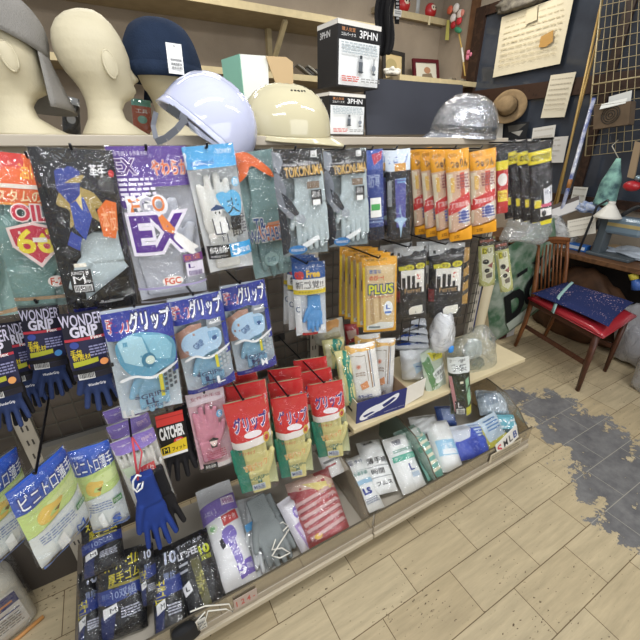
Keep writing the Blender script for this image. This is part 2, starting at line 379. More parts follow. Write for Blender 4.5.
# window in the side wall: frame members and dark panes
yl, yr = W(477, 60, WX).y, .2
zt, zm, zb = 2.42, 1.74, .95
def win(b):
    b.box((WX - .05, yl - .05, zb), (WX, yl + .05, zt), DARKWOOD); b.box((WX - .05, yr - .05, zb), (WX, yr + .05, zt), DARKWOOD)
    b.box((WX - .045, yr, zt - .07), (WX, yl, zt), DARKWOOD); b.box((WX - .045, yr, zb), (WX, yl, zb + .06), DARKWOOD)
    b.box((WX - .042, yr, zm - .05), (WX, yl, zm + .06), DARKWOOD)
    for y in (1.62, .95): b.box((WX - .04, y - .03, zb), (WX, y + .03, zt), DARKWOOD)
w1 = struct(one('window_1', win))
PANE = mat('434954', .08, .6, var=.35, vscale=5)
for k, (y0, y1) in enumerate(((yr + .05, .92), (.98, 1.59), (1.65, yl - .05))):
    for z0, z1 in ((zb + .06, zm - .05), (zm + .06, zt - .07)):
        one('pane', lambda b: b.box((WX - .02, y0, z0), (WX - .012, y1, z1), PANE), w1)
struct(one('trim_1', lambda b: b.box((WX - .03, yl + .05, 0), (WX, yl + .13, 2.9), mat('6b4a30', .5, var=.3, vscale=20))))

# ================================================================== shelves on the back wall
SHELFWOOD = mat('a5977c', .6, .3, var=.15, vscale=14)
LIPWOOD = mat('cdbd95', .5, .3, var=.12, vscale=20)
def wall_shelf(label, x0, x1, y0, z, t, brackets=()):
    r = thing('wall_shelf', label, 'shelf', Matrix.Translation(((x0 + x1) / 2, WY, z)), None)
    I = Matrix.Translation((-(x0 + x1) / 2, -WY, -z))
    one('board', lambda b: b.box((x0, y0 + .012, z - t), (x1, WY - .001, z), SHELFWOOD), r, mtx=I)
    one('front_edge', lambda b: b.box((x0, y0, z - t - .004), (x1, y0 + .012, z + .004), LIPWOOD), r, mtx=I)
    for x in brackets:
        def br(b):
            b.box((x - .018, WY - .05, z - t - .42), (x + .018, WY - .002, z - t - .001), LIPWOOD)
            b.slab([(x - .015, y0 + .06, z - t - .002), (x + .015, y0 + .06, z - t - .002), (x + .015, WY - .05, z - t - .25), (x - .015, WY - .05, z - t - .25)], -.03, LIPWOOD)
        one('bracket', br, r, mtx=I)
    return r
pU = V(234, 0, 2.9); pU2 = V(340, 15, 2.9)
us = wall_shelf('long upper wall shelf with pale front edge above the two bare heads', -1.6, V(375, 20, 2.9).x, 2.9, pU.z, .035, (V(270, 45, 3.25).x,))
pL = V(327, 77, 2.9)
ls = wall_shelf('lower wall shelf with thin pale edge behind the helmets', -1.6, V(382, 80, 2.9).x, 2.92, pL.z + .0, .03)
pR = W(447, 20, WX)
ur = wall_shelf('short upper corner shelf carrying red lucky ornaments', V(376, 8, pR.y).x, WX - .002, pR.y, pR.z, .04)
pS = W(478, 83, WX)
lr = wall_shelf('short lower corner shelf carrying framed pictures', V(400, 75, pS.y).x, WX - .002, pS.y, pS.z, .03)
# ================================================================== the glove display rack
BY, FY, SY = 1.09, .655, 1.02                          # back mesh, base front, top shelf front
X0, XM, X1 = -.315, .585, 1.485
STEEL = mat('b9b2a4', .45, .4); LIP = mat('c3b7a0', .45, .4, var=.06); DECK = mat('b7b0a3', .5, .4); DARKST = mat('4b4744', .5, .4); WIRE = mat('55534f', .4, .5, .5)
rack = thing('display_rack', 'grey steel shop display rack hung all over with work gloves', 'display rack', Matrix.Translation((XM, BY, 0)))
I = Matrix.Translation((-XM, -BY, 0))
for x in (X0 - .02, XM, X1 + .02):
    def up(b):
        b.box((x - .02, BY, 0), (x + .02, BY + .045, 1.35), STEEL)
        for k in range(24): b.box((x - .008, BY - .0012, .1 + k * .05), (x - .004, BY + .001, .118 + k * .05), DARKST); b.box((x + .004, BY - .0012, .1 + k * .05), (x + .008, BY + .001, .118 + k * .05), DARKST)
    one('upright', up, rack, mtx=I)
def mesh(x0, x1, z0, z1):
    def f(b):
        n = int((x1 - x0) / .05)
        for k in range(n + 1): x = x0 + (x1 - x0) * k / n; b.box((x - .0016, BY - .012, z0), (x + .0016, BY - .009, z1), WIRE)
        n = int((z1 - z0) / .05)
        for k in range(n + 1): z = z0 + (z1 - z0) * k / n; b.box((x0, BY - .009, z - .0016), (x1, BY - .006, z + .0016), WIRE)
    return f
one('wire_mesh_panel', mesh(X0 + .005, XM - .024, .6, 1.34), rack, mtx=I)
one('wire_mesh_panel', mesh(XM + .024, X1 - .005, .56, 1.34), rack, mtx=I)
one('backboard', lambda b: b.box((X0, BY + .02, .12), (X1, BY + .03, 1.36), mat('5a5148', .7)), rack, mtx=I)
one('wire_mesh_panel', mesh(X0 - .9, X0 - .044, .6, 1.34), rack, mtx=I)
one('backboard', lambda b: b.box((X0 - .9, BY + .02, .0), (X0 - .03, BY + .03, 1.36), mat('4a433c', .7)), rack, mtx=I)
one('back_rail', lambda b: b.box((X0, BY - .03, .555), (XM - .024, BY - .002, .598), mat('6d6a64', .4, .5)), rack, mtx=I)
for x0, x1 in ((X0, XM - .002), (XM + .002, X1)):
    one('base_deck', lambda b: b.box((x0, FY + .014, .105), (x1, BY - .005, .12), DECK), rack, mtx=I)
    one('front_lip', lambda b: b.box((x0, FY - .012, .085), (x1, FY + .012, .107), LIP), rack, mtx=I, bevel=.003)
    one('price_rail', lambda b: b.box((x0, FY - .004, .107), (x1, FY + .008, .134), mat('a89c8a', .4)), rack, mtx=I, bevel=.002)
one('kick_board', lambda b: b.box((X0 + .01, FY + .22, .0), (X1 - .03, FY + .235, .1), mat('2e2620', .7)), rack, mtx=I)
for x in (XM - .02, X1 - .1): one('foot', lambda b: b.tube([(x, FY + .06, 0), (x, FY + .06, .105)], .016, mat('7b746b', .4, metal=.4)), rack, mtx=I)
one('side_panel', lambda b: b.box((X0 - .018, FY + .01, .0), (X0 - .002, BY - .004, .15), mat('6b6256', .6)), rack, mtx=I)
ts = thing('top_shelf', 'beige steel shelf topping the glove rack, carrying heads and helmets', 'shelf', Matrix.Translation((XM, BY, 1.39)))
one('board', lambda b: b.box((X0 - .6, SY + .004, 1.380), (1.40, 1.5, 1.391), mat('c7bda8', .5)), ts, mtx=Matrix.Translation((-XM, -BY, -1.39)))
one('front_lip', lambda b: b.box((X0 - .6, SY - .006, 1.372), (1.40, SY + .004, 1.394), mat('bcb1a0', .45)), ts, mtx=Matrix.Translation((-XM, -BY, -1.39)), bevel=.002)
one('hook_rail', lambda b: b.box((X0 - .6, SY + .012, 1.352), (1.40, SY + .03, 1.371), mat('a6987f', .5)), ts, mtx=Matrix.Translation((-XM, -BY, -1.39)))
# loose white board over the right bay
mb0 = V(360, 437, .78); mb1 = V(525.5, 360, .78); ZB = .497
one('o', lambda b: b.box((.57, .78, ZB - .02), (mb1.x, BY - .014, ZB), mat('d8c8a2', .5, .4, var=.08, vscale=10)), bevel=.003)
o = bpy.data.objects['o']; o.name = o.data.name = 'shelf_board'; tag(o, 'loose cream board serving as a middle shelf under the shoe box', 'shelf board')
# clear guards along the front of the base and the dividers
ACR = film('d8cfbd', .10, .45, .05, .16, .0)
def guard(x0, x1, label):
    r = thing('clear_guard', label, 'shelf guard', Matrix.Translation(((x0 + x1) / 2, FY, .134))); w = (x1 - x0) / 2
    one('guard_panel', lambda b: b.box((-w, -.002, 0), (w, .002, .068), ACR), r)
    one('top_edge', lambda b: b.box((-w, -.0025, .0682), (w, .0025, .0715), mat('5d564a', .2, .6)), r)
    return r
guard(X0, XM - .005, 'clear plastic front guard of the bin holding black and purple packs')
guard(XM + .005, X1, 'clear plastic front guard of the bin holding white glove packs')
def divider(x, label, tint='d8cfbd', d=.36):
    r = thing('bin_divider', label, 'bin divider', Matrix.Translation((x, FY + .012, .12)))
    prof = [(0, 0), (0, .07), (.02, .085), (.06, .13), (.14, .175), (.24, .19), (d, .19), (d, 0)]
    b = MB(); b.faces([(-.002, y, z) for y, z in prof] + [(.002, y, z) for y, z in prof], [tuple(range(8)), tuple(range(15, 7, -1))] + [(k, (k + 1) % 8, (k + 1) % 8 + 8, k + 8) for k in range(8)], film(tint, .1, .4, .05, .22, 0)); b.obj('divider_panel', r)
    b = MB(); b.tube([(0, y, z) for y, z in prof[:7]], .003, mat('6b6152', .25, .6), 6); b.obj('rounded_edge', r)
divider(XM - .01, 'clear curved divider between the red bag and the white packs')
divider(V(430, 475, .70).x + .0, 'greenish clear divider in the middle of the white packs', 'b8cfc4')
divider(X1 - .006, 'clear curved end divider beside the worn grey floor')
def card(name, label, cat, q, t, items, w_px=None, base='f2f0ea', parent=None, group=None, inv=None):
    """a flat printed card from four world corners TL TR BR BL"""
    TL, TR, BR, BL = [Vector(p) for p in q]; top = (TL + TR) / 2; bot = (BL + BR) / 2; za = top - bot; h = za.length; za /= h
    xa = (TR - TL) + (BR - BL); xa -= za * xa.dot(za); w = xa.length / 2; xa.normalize(); ya = za.cross(xa)
    M = Matrix((xa, ya, za)).transposed().to_4x4(); M.translation = bot
    b = MB(); b.box((-w / 2, 0, 0), (w / 2, t, h), mat(base, .5, .4) if isinstance(base, str) else base); paint(b, items, w, h, lambda u, v: 0, eps=.0002, base=.0002, mk=lambda c: mat(c, .5, .3))
    if parent: return b.obj(name, parent, mtx=inv @ M if inv else M)
    o = b.obj(name); o.matrix_world = M; tag(o, label, cat, group); return o, w, h
def on_rail(x0p, x1p, label, txt, base):
    a = V(*x0p, FY - .006); c = V(*x1p, FY - .006); z0, z1 = .128, .178
    card('price_tag', label, 'price tag', [(a.x, FY - .008, z1), (c.x, FY - .008, z1), (c.x, FY - .008, z0), (a.x, FY - .008, z0)], .0015, txt, base=base)
on_rail((233, 600), (256, 586), 'faded pink price strip on the guard below the purple pack', [T('1 2 4 -', .5, .5, .8, .5, 'c0605a')] , 'b9a79c')
on_rail((489, 461), (519, 446), 'long faded price strip on the right guard under the size card', lines(.05, .2, .95, .9, 3, '8f8674', 4), 'cfc3aa')
on_rail((183, 630), (205, 616), 'white price strip hanging on the guard below the striped black pack', lines(.05, .2, .95, .8, 3, '777777', 9), 'dedcd6')

# ================================================================== heads, caps and helmets on the top shelf
ZT = 1.3915
FOAM = mat('cfc5a8', .55, .35, bump=.1, bscale=120, var=.10, vscale=6)
def head_bm(b, m):
    #      z    back   front  half-width
    S = [(0, .068, .082, .075), (.006, .074, .084, .078), (.02, .066, .060, .066), (.04, .054, .030, .050), (.062, .050, .026, .045), (.08, .050, .040, .046),
         (.092, .052, .062, .050), (.105, .056, .070, .055), (.12, .064, .068, .062), (.135, .076, .068, .068), (.155, .086, .069, .073), (.175, .091, .067, .075), (.195, .091, .062, .074), (.215, .086, .054, .069), (.235, .073, .042, .058), (.25, .054, .026, .042), (.259, .032, .008, .024), (.262, .012, -.008, .006)]
    n = 40
    def fn(u, v):
        t = v * (len(S) - 1); k = min(int(t), len(S) - 2); f = t - k; z, bk, fr, hw = [S[k][j] * (1 - f) + S[k + 1][j] * f for j in range(4)]
        a = 2 * PI * u; c, s_ = math.cos(a), math.sin(a); x = (fr if c > 0 else bk) * c; y = hw * s_ * (1 - .12 * max(c, 0) ** 3)
        if fr < 0: x = -.012 + .01 * c
        an = math.atan2(s_, c); g = lambda zc, sz, sa, amp, ac=0: amp * math.exp(-((z - zc) / sz) ** 2 - ((abs(an) - ac) / sa) ** 2)
        x += g(.133, .010, .16, .018) + g(.146, .014, .12, .008) + g(.112, .006, .25, .006) + g(.104, .004, .25, .005) + g(.09, .01, .3, .004)
        x -= g(.152, .009, .14, .009, .38)
        return Vector((x, y, z))
    b.grid(fn, n, 70, m, wrap=True, caps=True)
def mannequin(label, x, y, yaw):
    r = thing('mannequin_head', label, 'mannequin head', Matrix.Translation((x, y, ZT)) @ Matrix.Rotation(yaw, 4, 'Z') @ HS); one('head', lambda b: head_bm(b, FOAM), r)
    for s in (-1, 1):
        def ear(b):
            tl = Matrix.Rotation(-.15, 4, 'Y')
            b.ball((-.006, s * .0715, .15), (.0155, .0085, .030), FOAM, tl, 3)
            b.tube([Vector((-.006, s * .0755, .15)) + tl.to_3x3() @ Vector((.0135 * math.cos(t), -s * .001, .027 * math.sin(t))) for t in [k * PI / 9 for k in range(-3, 15)]], .0024, FOAM, 6)
        one('ear', ear, r)
    return r
HY = 1.22; HS = Matrix.Scale(1.02, 4)
h2 = V(115, 134, HY); mannequin('bare cream mannequin head standing alone between two capped heads', h2.x, HY, .32)
h1 = V(28, 134, HY); mannequin('cream mannequin head wearing the grey cap', h1.x, HY, .30)
h3 = V(176, 134, 1.32); mannequin('cream mannequin head under the navy cap, behind the white helmet', h3.x, 1.32, .75)
def cap(name, label, M, m, rx, ry, rz, bill, drop, band=None):
    r = thing(name, label, 'cap', M)
    def crown(b):
        def fn(u, v):
            a = 2 * PI * u; t = v * PI / 2; k = math.cos(t) ** .62; x, y, z = rx * k * math.cos(a), ry * k * math.sin(a), rz * math.sin(t) ** .9
            q = 1 + .03 * mnoise.noise(Vector((x * 30, y * 30, z * 25))) + .012 * math.cos(6 * a)
            return Vector((x * q, y * q, z))
        b.grid(fn, 40, 18, m, wrap=True)
    one('crown', crown, r, solid=.003)
    def bl(b):
        def fn(u, v):
            a = (u - .5) * 2.3; k = 1 + bill * v * math.cos(a * .75); x = rx * math.cos(a) * (1 + (k - 1)); y = ry * math.sin(a) * (1 + .25 * v)
            return Vector((x, y, .004 - drop * v - .028 * abs(u - .5) ** 2 * 4 * v))
        b.grid(fn, 20, 8, m)
    one('bill', bl, r, solid=.0035)
    if band: one('band', lambda b: b.grid(lambda u, v: Vector((rx * 1.02 * math.cos(2 * PI * u), ry * 1.02 * math.sin(2 * PI * u), -.004 + .034 * v)), 40, 3, band, wrap=True), r, solid=.002)
    one('button', lambda b: b.ball((0, 0, rz), (.007, .007, .004), m), r)
    return r
GREYC = mat('8c8984', .9, .1, bump=.3, bscale=300, var=.1, vscale=20); NAVYC = mat('263247', .9, .15, bump=.3, bscale=300, var=.25, vscale=18)
cap('baseball_cap', 'grey cloth cap with drooping bill on the left mannequin head', Matrix.Translation((h1.x - .016, HY + .002, ZT + .186)) @ Matrix.Rotation(.62, 4, 'Z') @ Matrix.Rotation(.34, 4, 'Y'), GREYC, .108, .097, .104, .66, .085)
nc = cap('work_hat', 'navy cloth work cap with white paper tag on top of a head', Matrix.Translation((h3.x - .006, 1.325, ZT + .15)) @ Matrix.Rotation(.9, 4, 'Z') @ Matrix.Rotation(.02, 4, 'Y'), NAVYC, .112, .102, .14, .4, .03, NAVYC)
card('price_label', '', '', [V(165.5, 41.5, 1.165), V(181, 45, 1.165), V(184.5, 74, 1.165), V(169, 74, 1.165)], .001, lines(.2, .5, .9, .9, 3, '909090', 5) + [E(.5, .1, .05, .03, '999999')], base='f4f4f2', parent=nc, inv=nc.matrix_world.inverted())
WHITE = mat('c3c7e0', .07, .5, coat=.5); CREAM = mat('cdc4a2', .08, .5, coat=.5)
def helmet(label, M, m, R0=.118, peak=.035, vents=False, ridges=True, H=.118, flare=1):
    r = thing('safety_helmet', label, 'helmet', M)
    def shell(b):
        def fn(u, v):
            a = 2 * PI * u; t = v * PI / 2; k = math.cos(t) ** .78; c, s = math.cos(a), math.sin(a)
            x = R0 * 1.16 * k * c; y = R0 * .97 * k * s; z = H * math.sin(t) ** .92 + .012
            if ridges:
                g = math.exp(-((abs(y) - .030) / .004) ** 2) * .005 * min(1, z / .05); z += g; x *= 1 + g * 2
            return Vector((x, y, z))
        b.grid(fn, 64, 28, m, wrap=True)
    one('shell', shell, r, solid=.003)
    def brim(b):
        def fn(u, v):
            a = 2 * PI * u; c, s = math.cos(a), math.sin(a); e = (.004 + .004 * v) * flare + v * peak * max(0, c) ** 2.2
            return Vector(((R0 * 1.16 + e) * c, (R0 * .97 + .006 * v * flare) * s, .016 - .012 * v - .012 * v * max(0, c) ** 3))
        b.grid(fn, 64, 5, m, wrap=True)
    one('brim', brim, r, solid=.003)
    if vents:
        for k in range(5):
            a = (k - 2) * .135 + vents; p = Vector((R0 * 1.16 * .56 * math.cos(a), R0 * .97 * .56 * math.sin(a) , 0)); 
            t = math.acos(.56 ** (1 / .78)); z = H * math.sin(t) ** .92 + .013
            one('vent_hole', lambda b: b.ball((p.x, p.y, z), (.0036, .0036, .003), mat('3a362c', .6)), r)
    return r
hc = V(286, 141, 1.085)
helmet('cream hard hat with a row of vent holes beside the white boxes', Matrix.Translation((hc.x, 1.085, ZT - .004)) @ Matrix.Rotation(.13, 4, 'X') @ Matrix.Rotation(-.45, 4, 'Z'), CREAM, .110, .04, H=.122, vents=-1.1)
hw = V(204, 137, 1.02)
MW = Matrix.Translation((hw.x, 1.03, hw.z)) @ Matrix.Rotation(math.radians(31), 4, 'Y') @ Matrix.Rotation(2.7, 4, 'Z') @ Matrix.Rotation(-.2, 4, 'Y')
wh = helmet('glossy white hard hat tilted on the shelf edge with straps and clear visor', MW, WHITE, .101, .006, H=.122, flare=.1)
def strap(b):
    g = mat('6d7078', .6)
    def rib(pts, wd):
        pts = [Vector(p) for p in pts]
        for p, q in zip(pts, pts[1:]):
            d = (q - p).normalized(); s_ = d.cross(Vector((0, 1, .2))).normalized() * wd / 2; b.slab([p - s_, q - s_, q + s_, p + s_], .0015, g)
    rib([V(156, 112, 0.95), V(153, 125, 0.95), V(156, 139, 0.94), V(163, 143, 0.94)], .010)
    rib([V(186, 118, 0.93), V(177, 129, 0.93), V(166, 138, 0.935), V(156, 142, 0.94)], .014)
    rib([V(172, 108, 0.95), V(181, 116, 0.94), V(187, 120, 0.93)], .014)
one('chin_strap', strap, wh, mtx=MW.inverted())
def buckle(b):
    b.box((-.012, -.003, -.008), (.012, .003, .008), mat('202226', .4), Matrix.Translation(V(173, 111, 0.94)) @ Matrix.Rotation(.6, 4, 'Y'))
one('buckle', buckle, wh, mtx=MW.inverted())
def vis(b):
    def fn(u, v):
        p = V(188 + 52 * u, 121 + 38 * u, .93); q = V(190 + 55 * u, 129 + 36 * u - 3 * (u - .5), .91 - .02 * math.sin(u * PI)); return p.lerp(q, v)
    b.grid(fn, 14, 5, film('cfd6dc', .2, .5, .04, .1, 0))
one('clear_visor', vis, wh, mtx=MW.inverted())
SILV = mat('c6c8ce', .22, .6, .75, bump=.7, bscale=34)
hs = V(463, 139, 1.08)
sh = helmet('silver helmet wrapped in crumpled clear plastic at the shelf right end', Matrix.Translation((hs.x, 1.085, ZT + .002)) @ Matrix.Rotation(.10, 4, 'X') @ Matrix.Rotation(2.6, 4, 'Z'), SILV, .098, .03, ridges=False, H=.124)
def band(b):
    b.grid(lambda u, v: Vector(((.098 * 1.175) * math.cos(PI * .05 + PI * 1.0 * u), (.098 * 1.0) * math.sin(PI * .05 + PI * 1.0 * u), .024 + .02 * v)), 24, 3, mat('3d4044', .4, .5))
one('rubber_band', band, sh, solid=.002)
def crumple(b):
    def fn(u, v):
        a = 2 * PI * u; t = v * PI / 2; k = math.cos(t) ** .78; q = 1.05 + .035 * mnoise.noise(Vector((math.cos(a) * 3 * k, math.sin(a) * 3 * k, v * 5)))
        return Vector((.098 * 1.16 * k * math.cos(a) * q, .098 * .97 * k * math.sin(a) * q, (.124 * math.sin(t) ** .92 + .012) * q))
    b.grid(fn, 48, 20, film('ffffff', .16, .5, .12, .03, 1.0, 45), wrap=True)
one('plastic_wrap', crumple, sh)

# ---------------------------------------------------------------- boxes and board behind the helmets
def lantern_box(label, q, Y, side, yaw):
    TL, TR, BR, BL = q; a, b_, c, d = V(*TL, Y), V(*TR, Y), V(*BR, Y), V(*BL, Y)
    w = (b_ - a).length; h = ((a.z + b_.z) - (c.z + d.z)) / 2; z0 = (c.z + d.z) / 2
    M = Matrix.Translation(((a.x + b_.x) / 2, Y, z0)) @ Matrix.Rotation(yaw, 4, 'Z'); r = thing('lantern_box', label, 'box', M)
    front = [R(0, 0, 1, .065, 'e6e2da'), R(0, .065, 1, .27, '1b1b1d'), T('3PHN', .70, .165, .42, .115, 'f0f0f0'), T('職人気質', .24, .125, .30, .06, 'c98a5a'), T('コルバーナス', .24, .2, .32, .05, 'dddddd'),
             R(.03, .285, .97, .98, 'e9ebeb')] + lines(.08, .31, .9, .5, 5, 'b9c2c6', 3) + [E(.5, .62, .045, .10, '9a9ea4'), R(.455, .60, .545, .75, '5e646b'), R(.47, .5, .53, .55, '44484d'), E(.5, .76, .06, .02, '44484d'), R(.80, .53, .82, .78, '6d737a'), E(.81, .68, .05, .05, '8a9098'), R(.78, .76, .85, .79, '55585c')] + lines(.06, .84, .45, .94, 3, 'd06a60', 5) + lines(.5, .86, .95, .94, 2, 'aaaaaa', 6)
    b = MB(); b.box((-w / 2, 0, 0), (w / 2, side, h), mat('262526', .5)); paint(b, front, w, h, lambda u, v: 0, base=.0002, mk=lambda c: mat(c, .45, .4))
    b.obj('carton', r)
    b = MB(); paint(b, [R(0, 0, 1, .065, 'e6e2da'), T('3PHN', .4, .17, .5, .1, 'd8d8d8')], side, h, lambda u, v: 0, base=.0003, mk=lambda c: mat(c, .45, .4))
    b.obj('side_print', r, mtx=Matrix.Translation((-w / 2, side / 2, 0)) @ Matrix.Rotation(-PI / 2, 4, 'Z'))
    one('lid', lambda b: b.box((-w / 2, 0, h), (w / 2, side, h + .002), mat('d9d6d0', .5)), r)
    return r
lantern_box('black and white lantern box under another, beside the cream helmet', [(328, 94), (367, 94), (371, 135), (329, 135)], 1.26, .12, .1)
lantern_box('black and white lantern box stacked on top of its twin', [(336.5, 20), (383, 26), (383, 88), (341, 87.5)], 1.28, .12, .08)
def wbox(name, label, cat, parts):
    r = thing(name, label, cat, Matrix.Translation((parts[0][1][0] + parts[0][1][1]) / 2 if 0 else Vector(parts[0][3]))); 
    for pn, q, t, _, m in parts: one(pn, lambda b: b.slab([p - Vector(parts[0][3]) for p in q], t, m), r)
    return r
bl0 = V(246, 134, 1.36)
wbox('carton_box', 'open white carton with mint side behind the cream helmet', 'box', [
    ('front_panel', [V(240, 54, 1.36), V(268, 56, 1.36), V(270, 134, 1.36), V(248, 134, 1.36)], .1, bl0, mat('e9ebe4', .5)),
    ('mint_side', [V(222, 60, 1.43), V(240, 54, 1.359), V(248, 134, 1.359), V(232, 134, 1.43)], -.004, bl0, mat('8fc4ae', .5)),
    ('tan_flap', [V(266, 56, 1.35), V(286, 57, 1.35), V(293, 62, 1.35), V(294, 134, 1.35), ][:4], .004, bl0, mat('c9ac80', .6))])
card('backing_board', 'plain dark slate board leaning behind the silver helmet', 'board', [V(366, 77.5, 1.38), V(462, 85, 1.38), V(462, 134.3, 1.35), V(366, 134.3, 1.35)], .012, [], base=mat('41434c', .55, .3, var=.12, vscale=6))
def film_bag(name, label, cat, c, r, m, seed=1, group=None, inner=None, kind=None, flat=.0, amp=.25, sub=4, rot=0):
    root = thing(name, label, cat, Matrix.Translation(Vector(c)) @ Matrix.Rotation(rot, 4, 'Z'), group); b = MB()
    b.ball((0, 0, 0), (1, 1, 1), m, sub=sub)
    for v in b.bm.verts:
        p = v.co.copy(); q = 1 + amp * mnoise.noise(p * 1.6 + Vector((seed * 3.1, 0, 0))) + amp * .55 * abs(mnoise.noise(p * 4 + Vector((seed, 5, 0))))
        z = p.z * q; z = max(z, -.72) if not flat else max(z, -flat)
        v.co = Vector((p.x * q * r[0], p.y * q * r[1], z * r[2]))
    b.obj(kind or 'crumpled_film', root)
    if inner:
        for pn, rr, off, m2 in inner:
            b = MB(); b.ball((0, 0, 0), (1, 1, 1), m2, sub=3)
            for v in b.bm.verts: p = v.co.copy(); q = 1 + .3 * mnoise.noise(p * 2 + Vector((seed, 1, 0))); v.co = Vector((p.x * q * rr[0], p.y * q * rr[1], max(p.z * q, -.7) * rr[2])) + Vector(off)
            b.obj(pn, root)
    return root
for k, (q, c, c2, lb) in enumerate([([(62, 98), (78, 96), (82, 134), (62, 134)], '202022', 'b0b4ba', 'small black packet standing between the two cream heads'), ([(131, 99), (150, 100), (153, 133), (134, 133)], 'b9604a', '7fc0b4', 'red and teal packet behind the bare head, left of the white helmet')]):
    pack('shelf_packet', lb, q, 1.4, parts=[('printed_front', [R(0, 0, 1, 1, c), R(0, 0, 1, .2, c2), E(.5, .6, .25, .12, c2), T('工具', .5, .35, .6, .12, 'e8e8e8')])], back=c, seed=60 + k, cat='packet')

# ================================================================== packs on hooks, top row
TEAL = mat('7fa19c', .75, .2, bump=.25, bscale=260, var=.14, vscale=12); GREYG = mat('c3c6cf', .8, .2, bump=.25, bscale=260, var=.08, vscale=14); PALE = mat('b9c7cb', .75, .25, bump=.25, bscale=260, var=.08, vscale=14)
COTTON = mat('f0efe9', .9, .15, bump=.5, bscale=420, var=.06, vscale=30); BLUEG = mat('8fc0dd', .75, .25, bump=.4, bscale=300, var=.12, vscale=14); BLACKG = mat('1c1b1f', .7, .3, bump=.3, bscale=260)
NAVYG = mat('3a4976', .8, .2, bump=.5, bscale=420, var=.15, vscale=20); GREENG = mat('2f8a72', .55, .4, bump=.2, bscale=200, var=.15, vscale=10); YELG = mat('e6dd9a', .7, .3, bump=.3, bscale=300, var=.1, vscale=12); MINT = mat('c9dba9', .6, .3)
GREYF = mat('8f9595', .9, .1, bump=.5, bscale=300, var=.15, vscale=16); PINKG = mat('dc93a8', .8, .2, bump=.3, bscale=300, var=.12, vscale=30); SAND = mat('c9ab77', .8, .2, bump=.3, bscale=300, var=.12, vscale=20)
oil = [('header', [R(0, 0, 1, .30, 'e5672e'), R(0, 0, .55, .10, 'd33b34'), T('すべり', .25, .07, .4, .05, 'f0b0a0'), T('油に強い', .72, .1, .5, .09, 'f3c04a'), R(0, .175, 1, .2, 'f0e6da'), T('ホスタムのあわ', .5, .245, .95, .07, 'f5d9a8'), R(0, .285, 1, .30, 'f0a050')]),
       ('emblem', [T('OIL', .52, .345, .42, .095, 'f6e3e0', 0, .09), T('OIL', .52, .345, .42, .095, 'd23a50', 0, .03), P([(.2, .44), (.52, .40), (.86, .44), (.84, .56), (.56, .70), (.24, .56)], 'efd7d2'), P([(.24, .45), (.52, .42), (.82, .45), (.80, .55), (.56, .67), (.28, .55)], 'c8324a'), T('66', .54, .525, .46, .15, 'f2dd3c', 0, .02), R(.5, .50, .68, .53, 'f2efe8')]),
       ('maker_mark', [E(.72, .80, .12, .04, 'f0e4dc'), T('F-2', .72, .80, .16, .05, 'd0502c'), R(0, .9, 1, .925, 'b79a7a')])]
pack('glove_pack', 'teal glove bag with orange header and red and yellow shield emblem', [(-24, 155), (56, 152), (82, 303), (4, 312)], .82, parts=oil, gloves=[('flat', .03, .28, .97, .97, TEAL, True)], back='7d9a95', seed=2)
pack('glove_pack', 'teal glove bag cut by the photo edge, hanging below the red shield one', [(-62, 205), (-16, 205), (22, 314), (-30, 322)], .74, parts=[('header', [R(0, 0, 1, .25, 'd9582e')]), ('cuff_band', [R(0, .92, 1, .96, 'b79a7a')])], gloves=[('flat', .03, .15, .97, .97, TEAL, True)], back='86a39e', seed=3)
lion = [P([(.18, .30), (.30, .20), (.42, .16), (.58, .14), (.50, .20), (.66, .24), (.78, .34), (.64, .33), (.70, .42), (.56, .38), (.48, .46), (.40, .40), (.28, .44), (.32, .34)], 'a38d4c'), P([(.24, .12), (.40, .08), (.54, .12), (.48, .26), (.34, .30), (.22, .22)], '2b3a86'), P([(.34, .30), (.52, .26), (.58, .38), (.44, .52), (.34, .44)], '3a4da0'), P([(.42, .28), (.5, .24), (.48, .34)], 'd9c88a'), P([(.28, .46), (.40, .5), (.34, .58), (.2, .54)], '33469a')]
pack('glove_pack', 'black bag with gold and blue crest over a pale leather glove, size M label', [(33, 148), (107, 149), (141, 300), (65, 317)], .78, seed=4, thick=.03, back='17181a', gloves=[('flat', .08, .48, .96, 1.0, PALE, False)], parts=[
    ('printed_header', [P([(0, 0), (1, 0), (1, .36), (.72, .42), (.45, .50), (.0, .545)], '19191c')] + lion + [T('革手', .76, .115, .2, .07, 'ececec'), T('●', .93, .13, .07, .04, 'c03030'), P([(.66, .34), (.80, .28), (.93, .30), (.90, .44), (.84, .52), (.68, .50)], 'e0702a'), T('本皮', .80, .40, .2, .14, 'f0b080', 0, .03)]),
    ('printed_foot', [P([(0, .94), (.3, .90), (.62, .80), (1, .70), (1, 1), (0, 1)], '17181b'), T('-Resilience', .62, .93, .34, .022, 'd0d0d0'), R(0, .965, .4, 1, '2a2f7c')]),
    ('size_label', [R(.13, .70, .42, .855, '19191b'), T("KING'S M", .275, .72, .22, .022, 'f0f0f0'), T('M', .25, .765, .16, .05, 'f5f5f5', 0, .05), T('size', .36, .775, .07, .02, 'dddddd'), R(.16, .80, .40, .845, 'e9e9e9')] + barcode(.17, .805, .39, .84, 5)),
    ('price_sticker', [R(.22, .655, .38, .68, 'ece7d8')])])
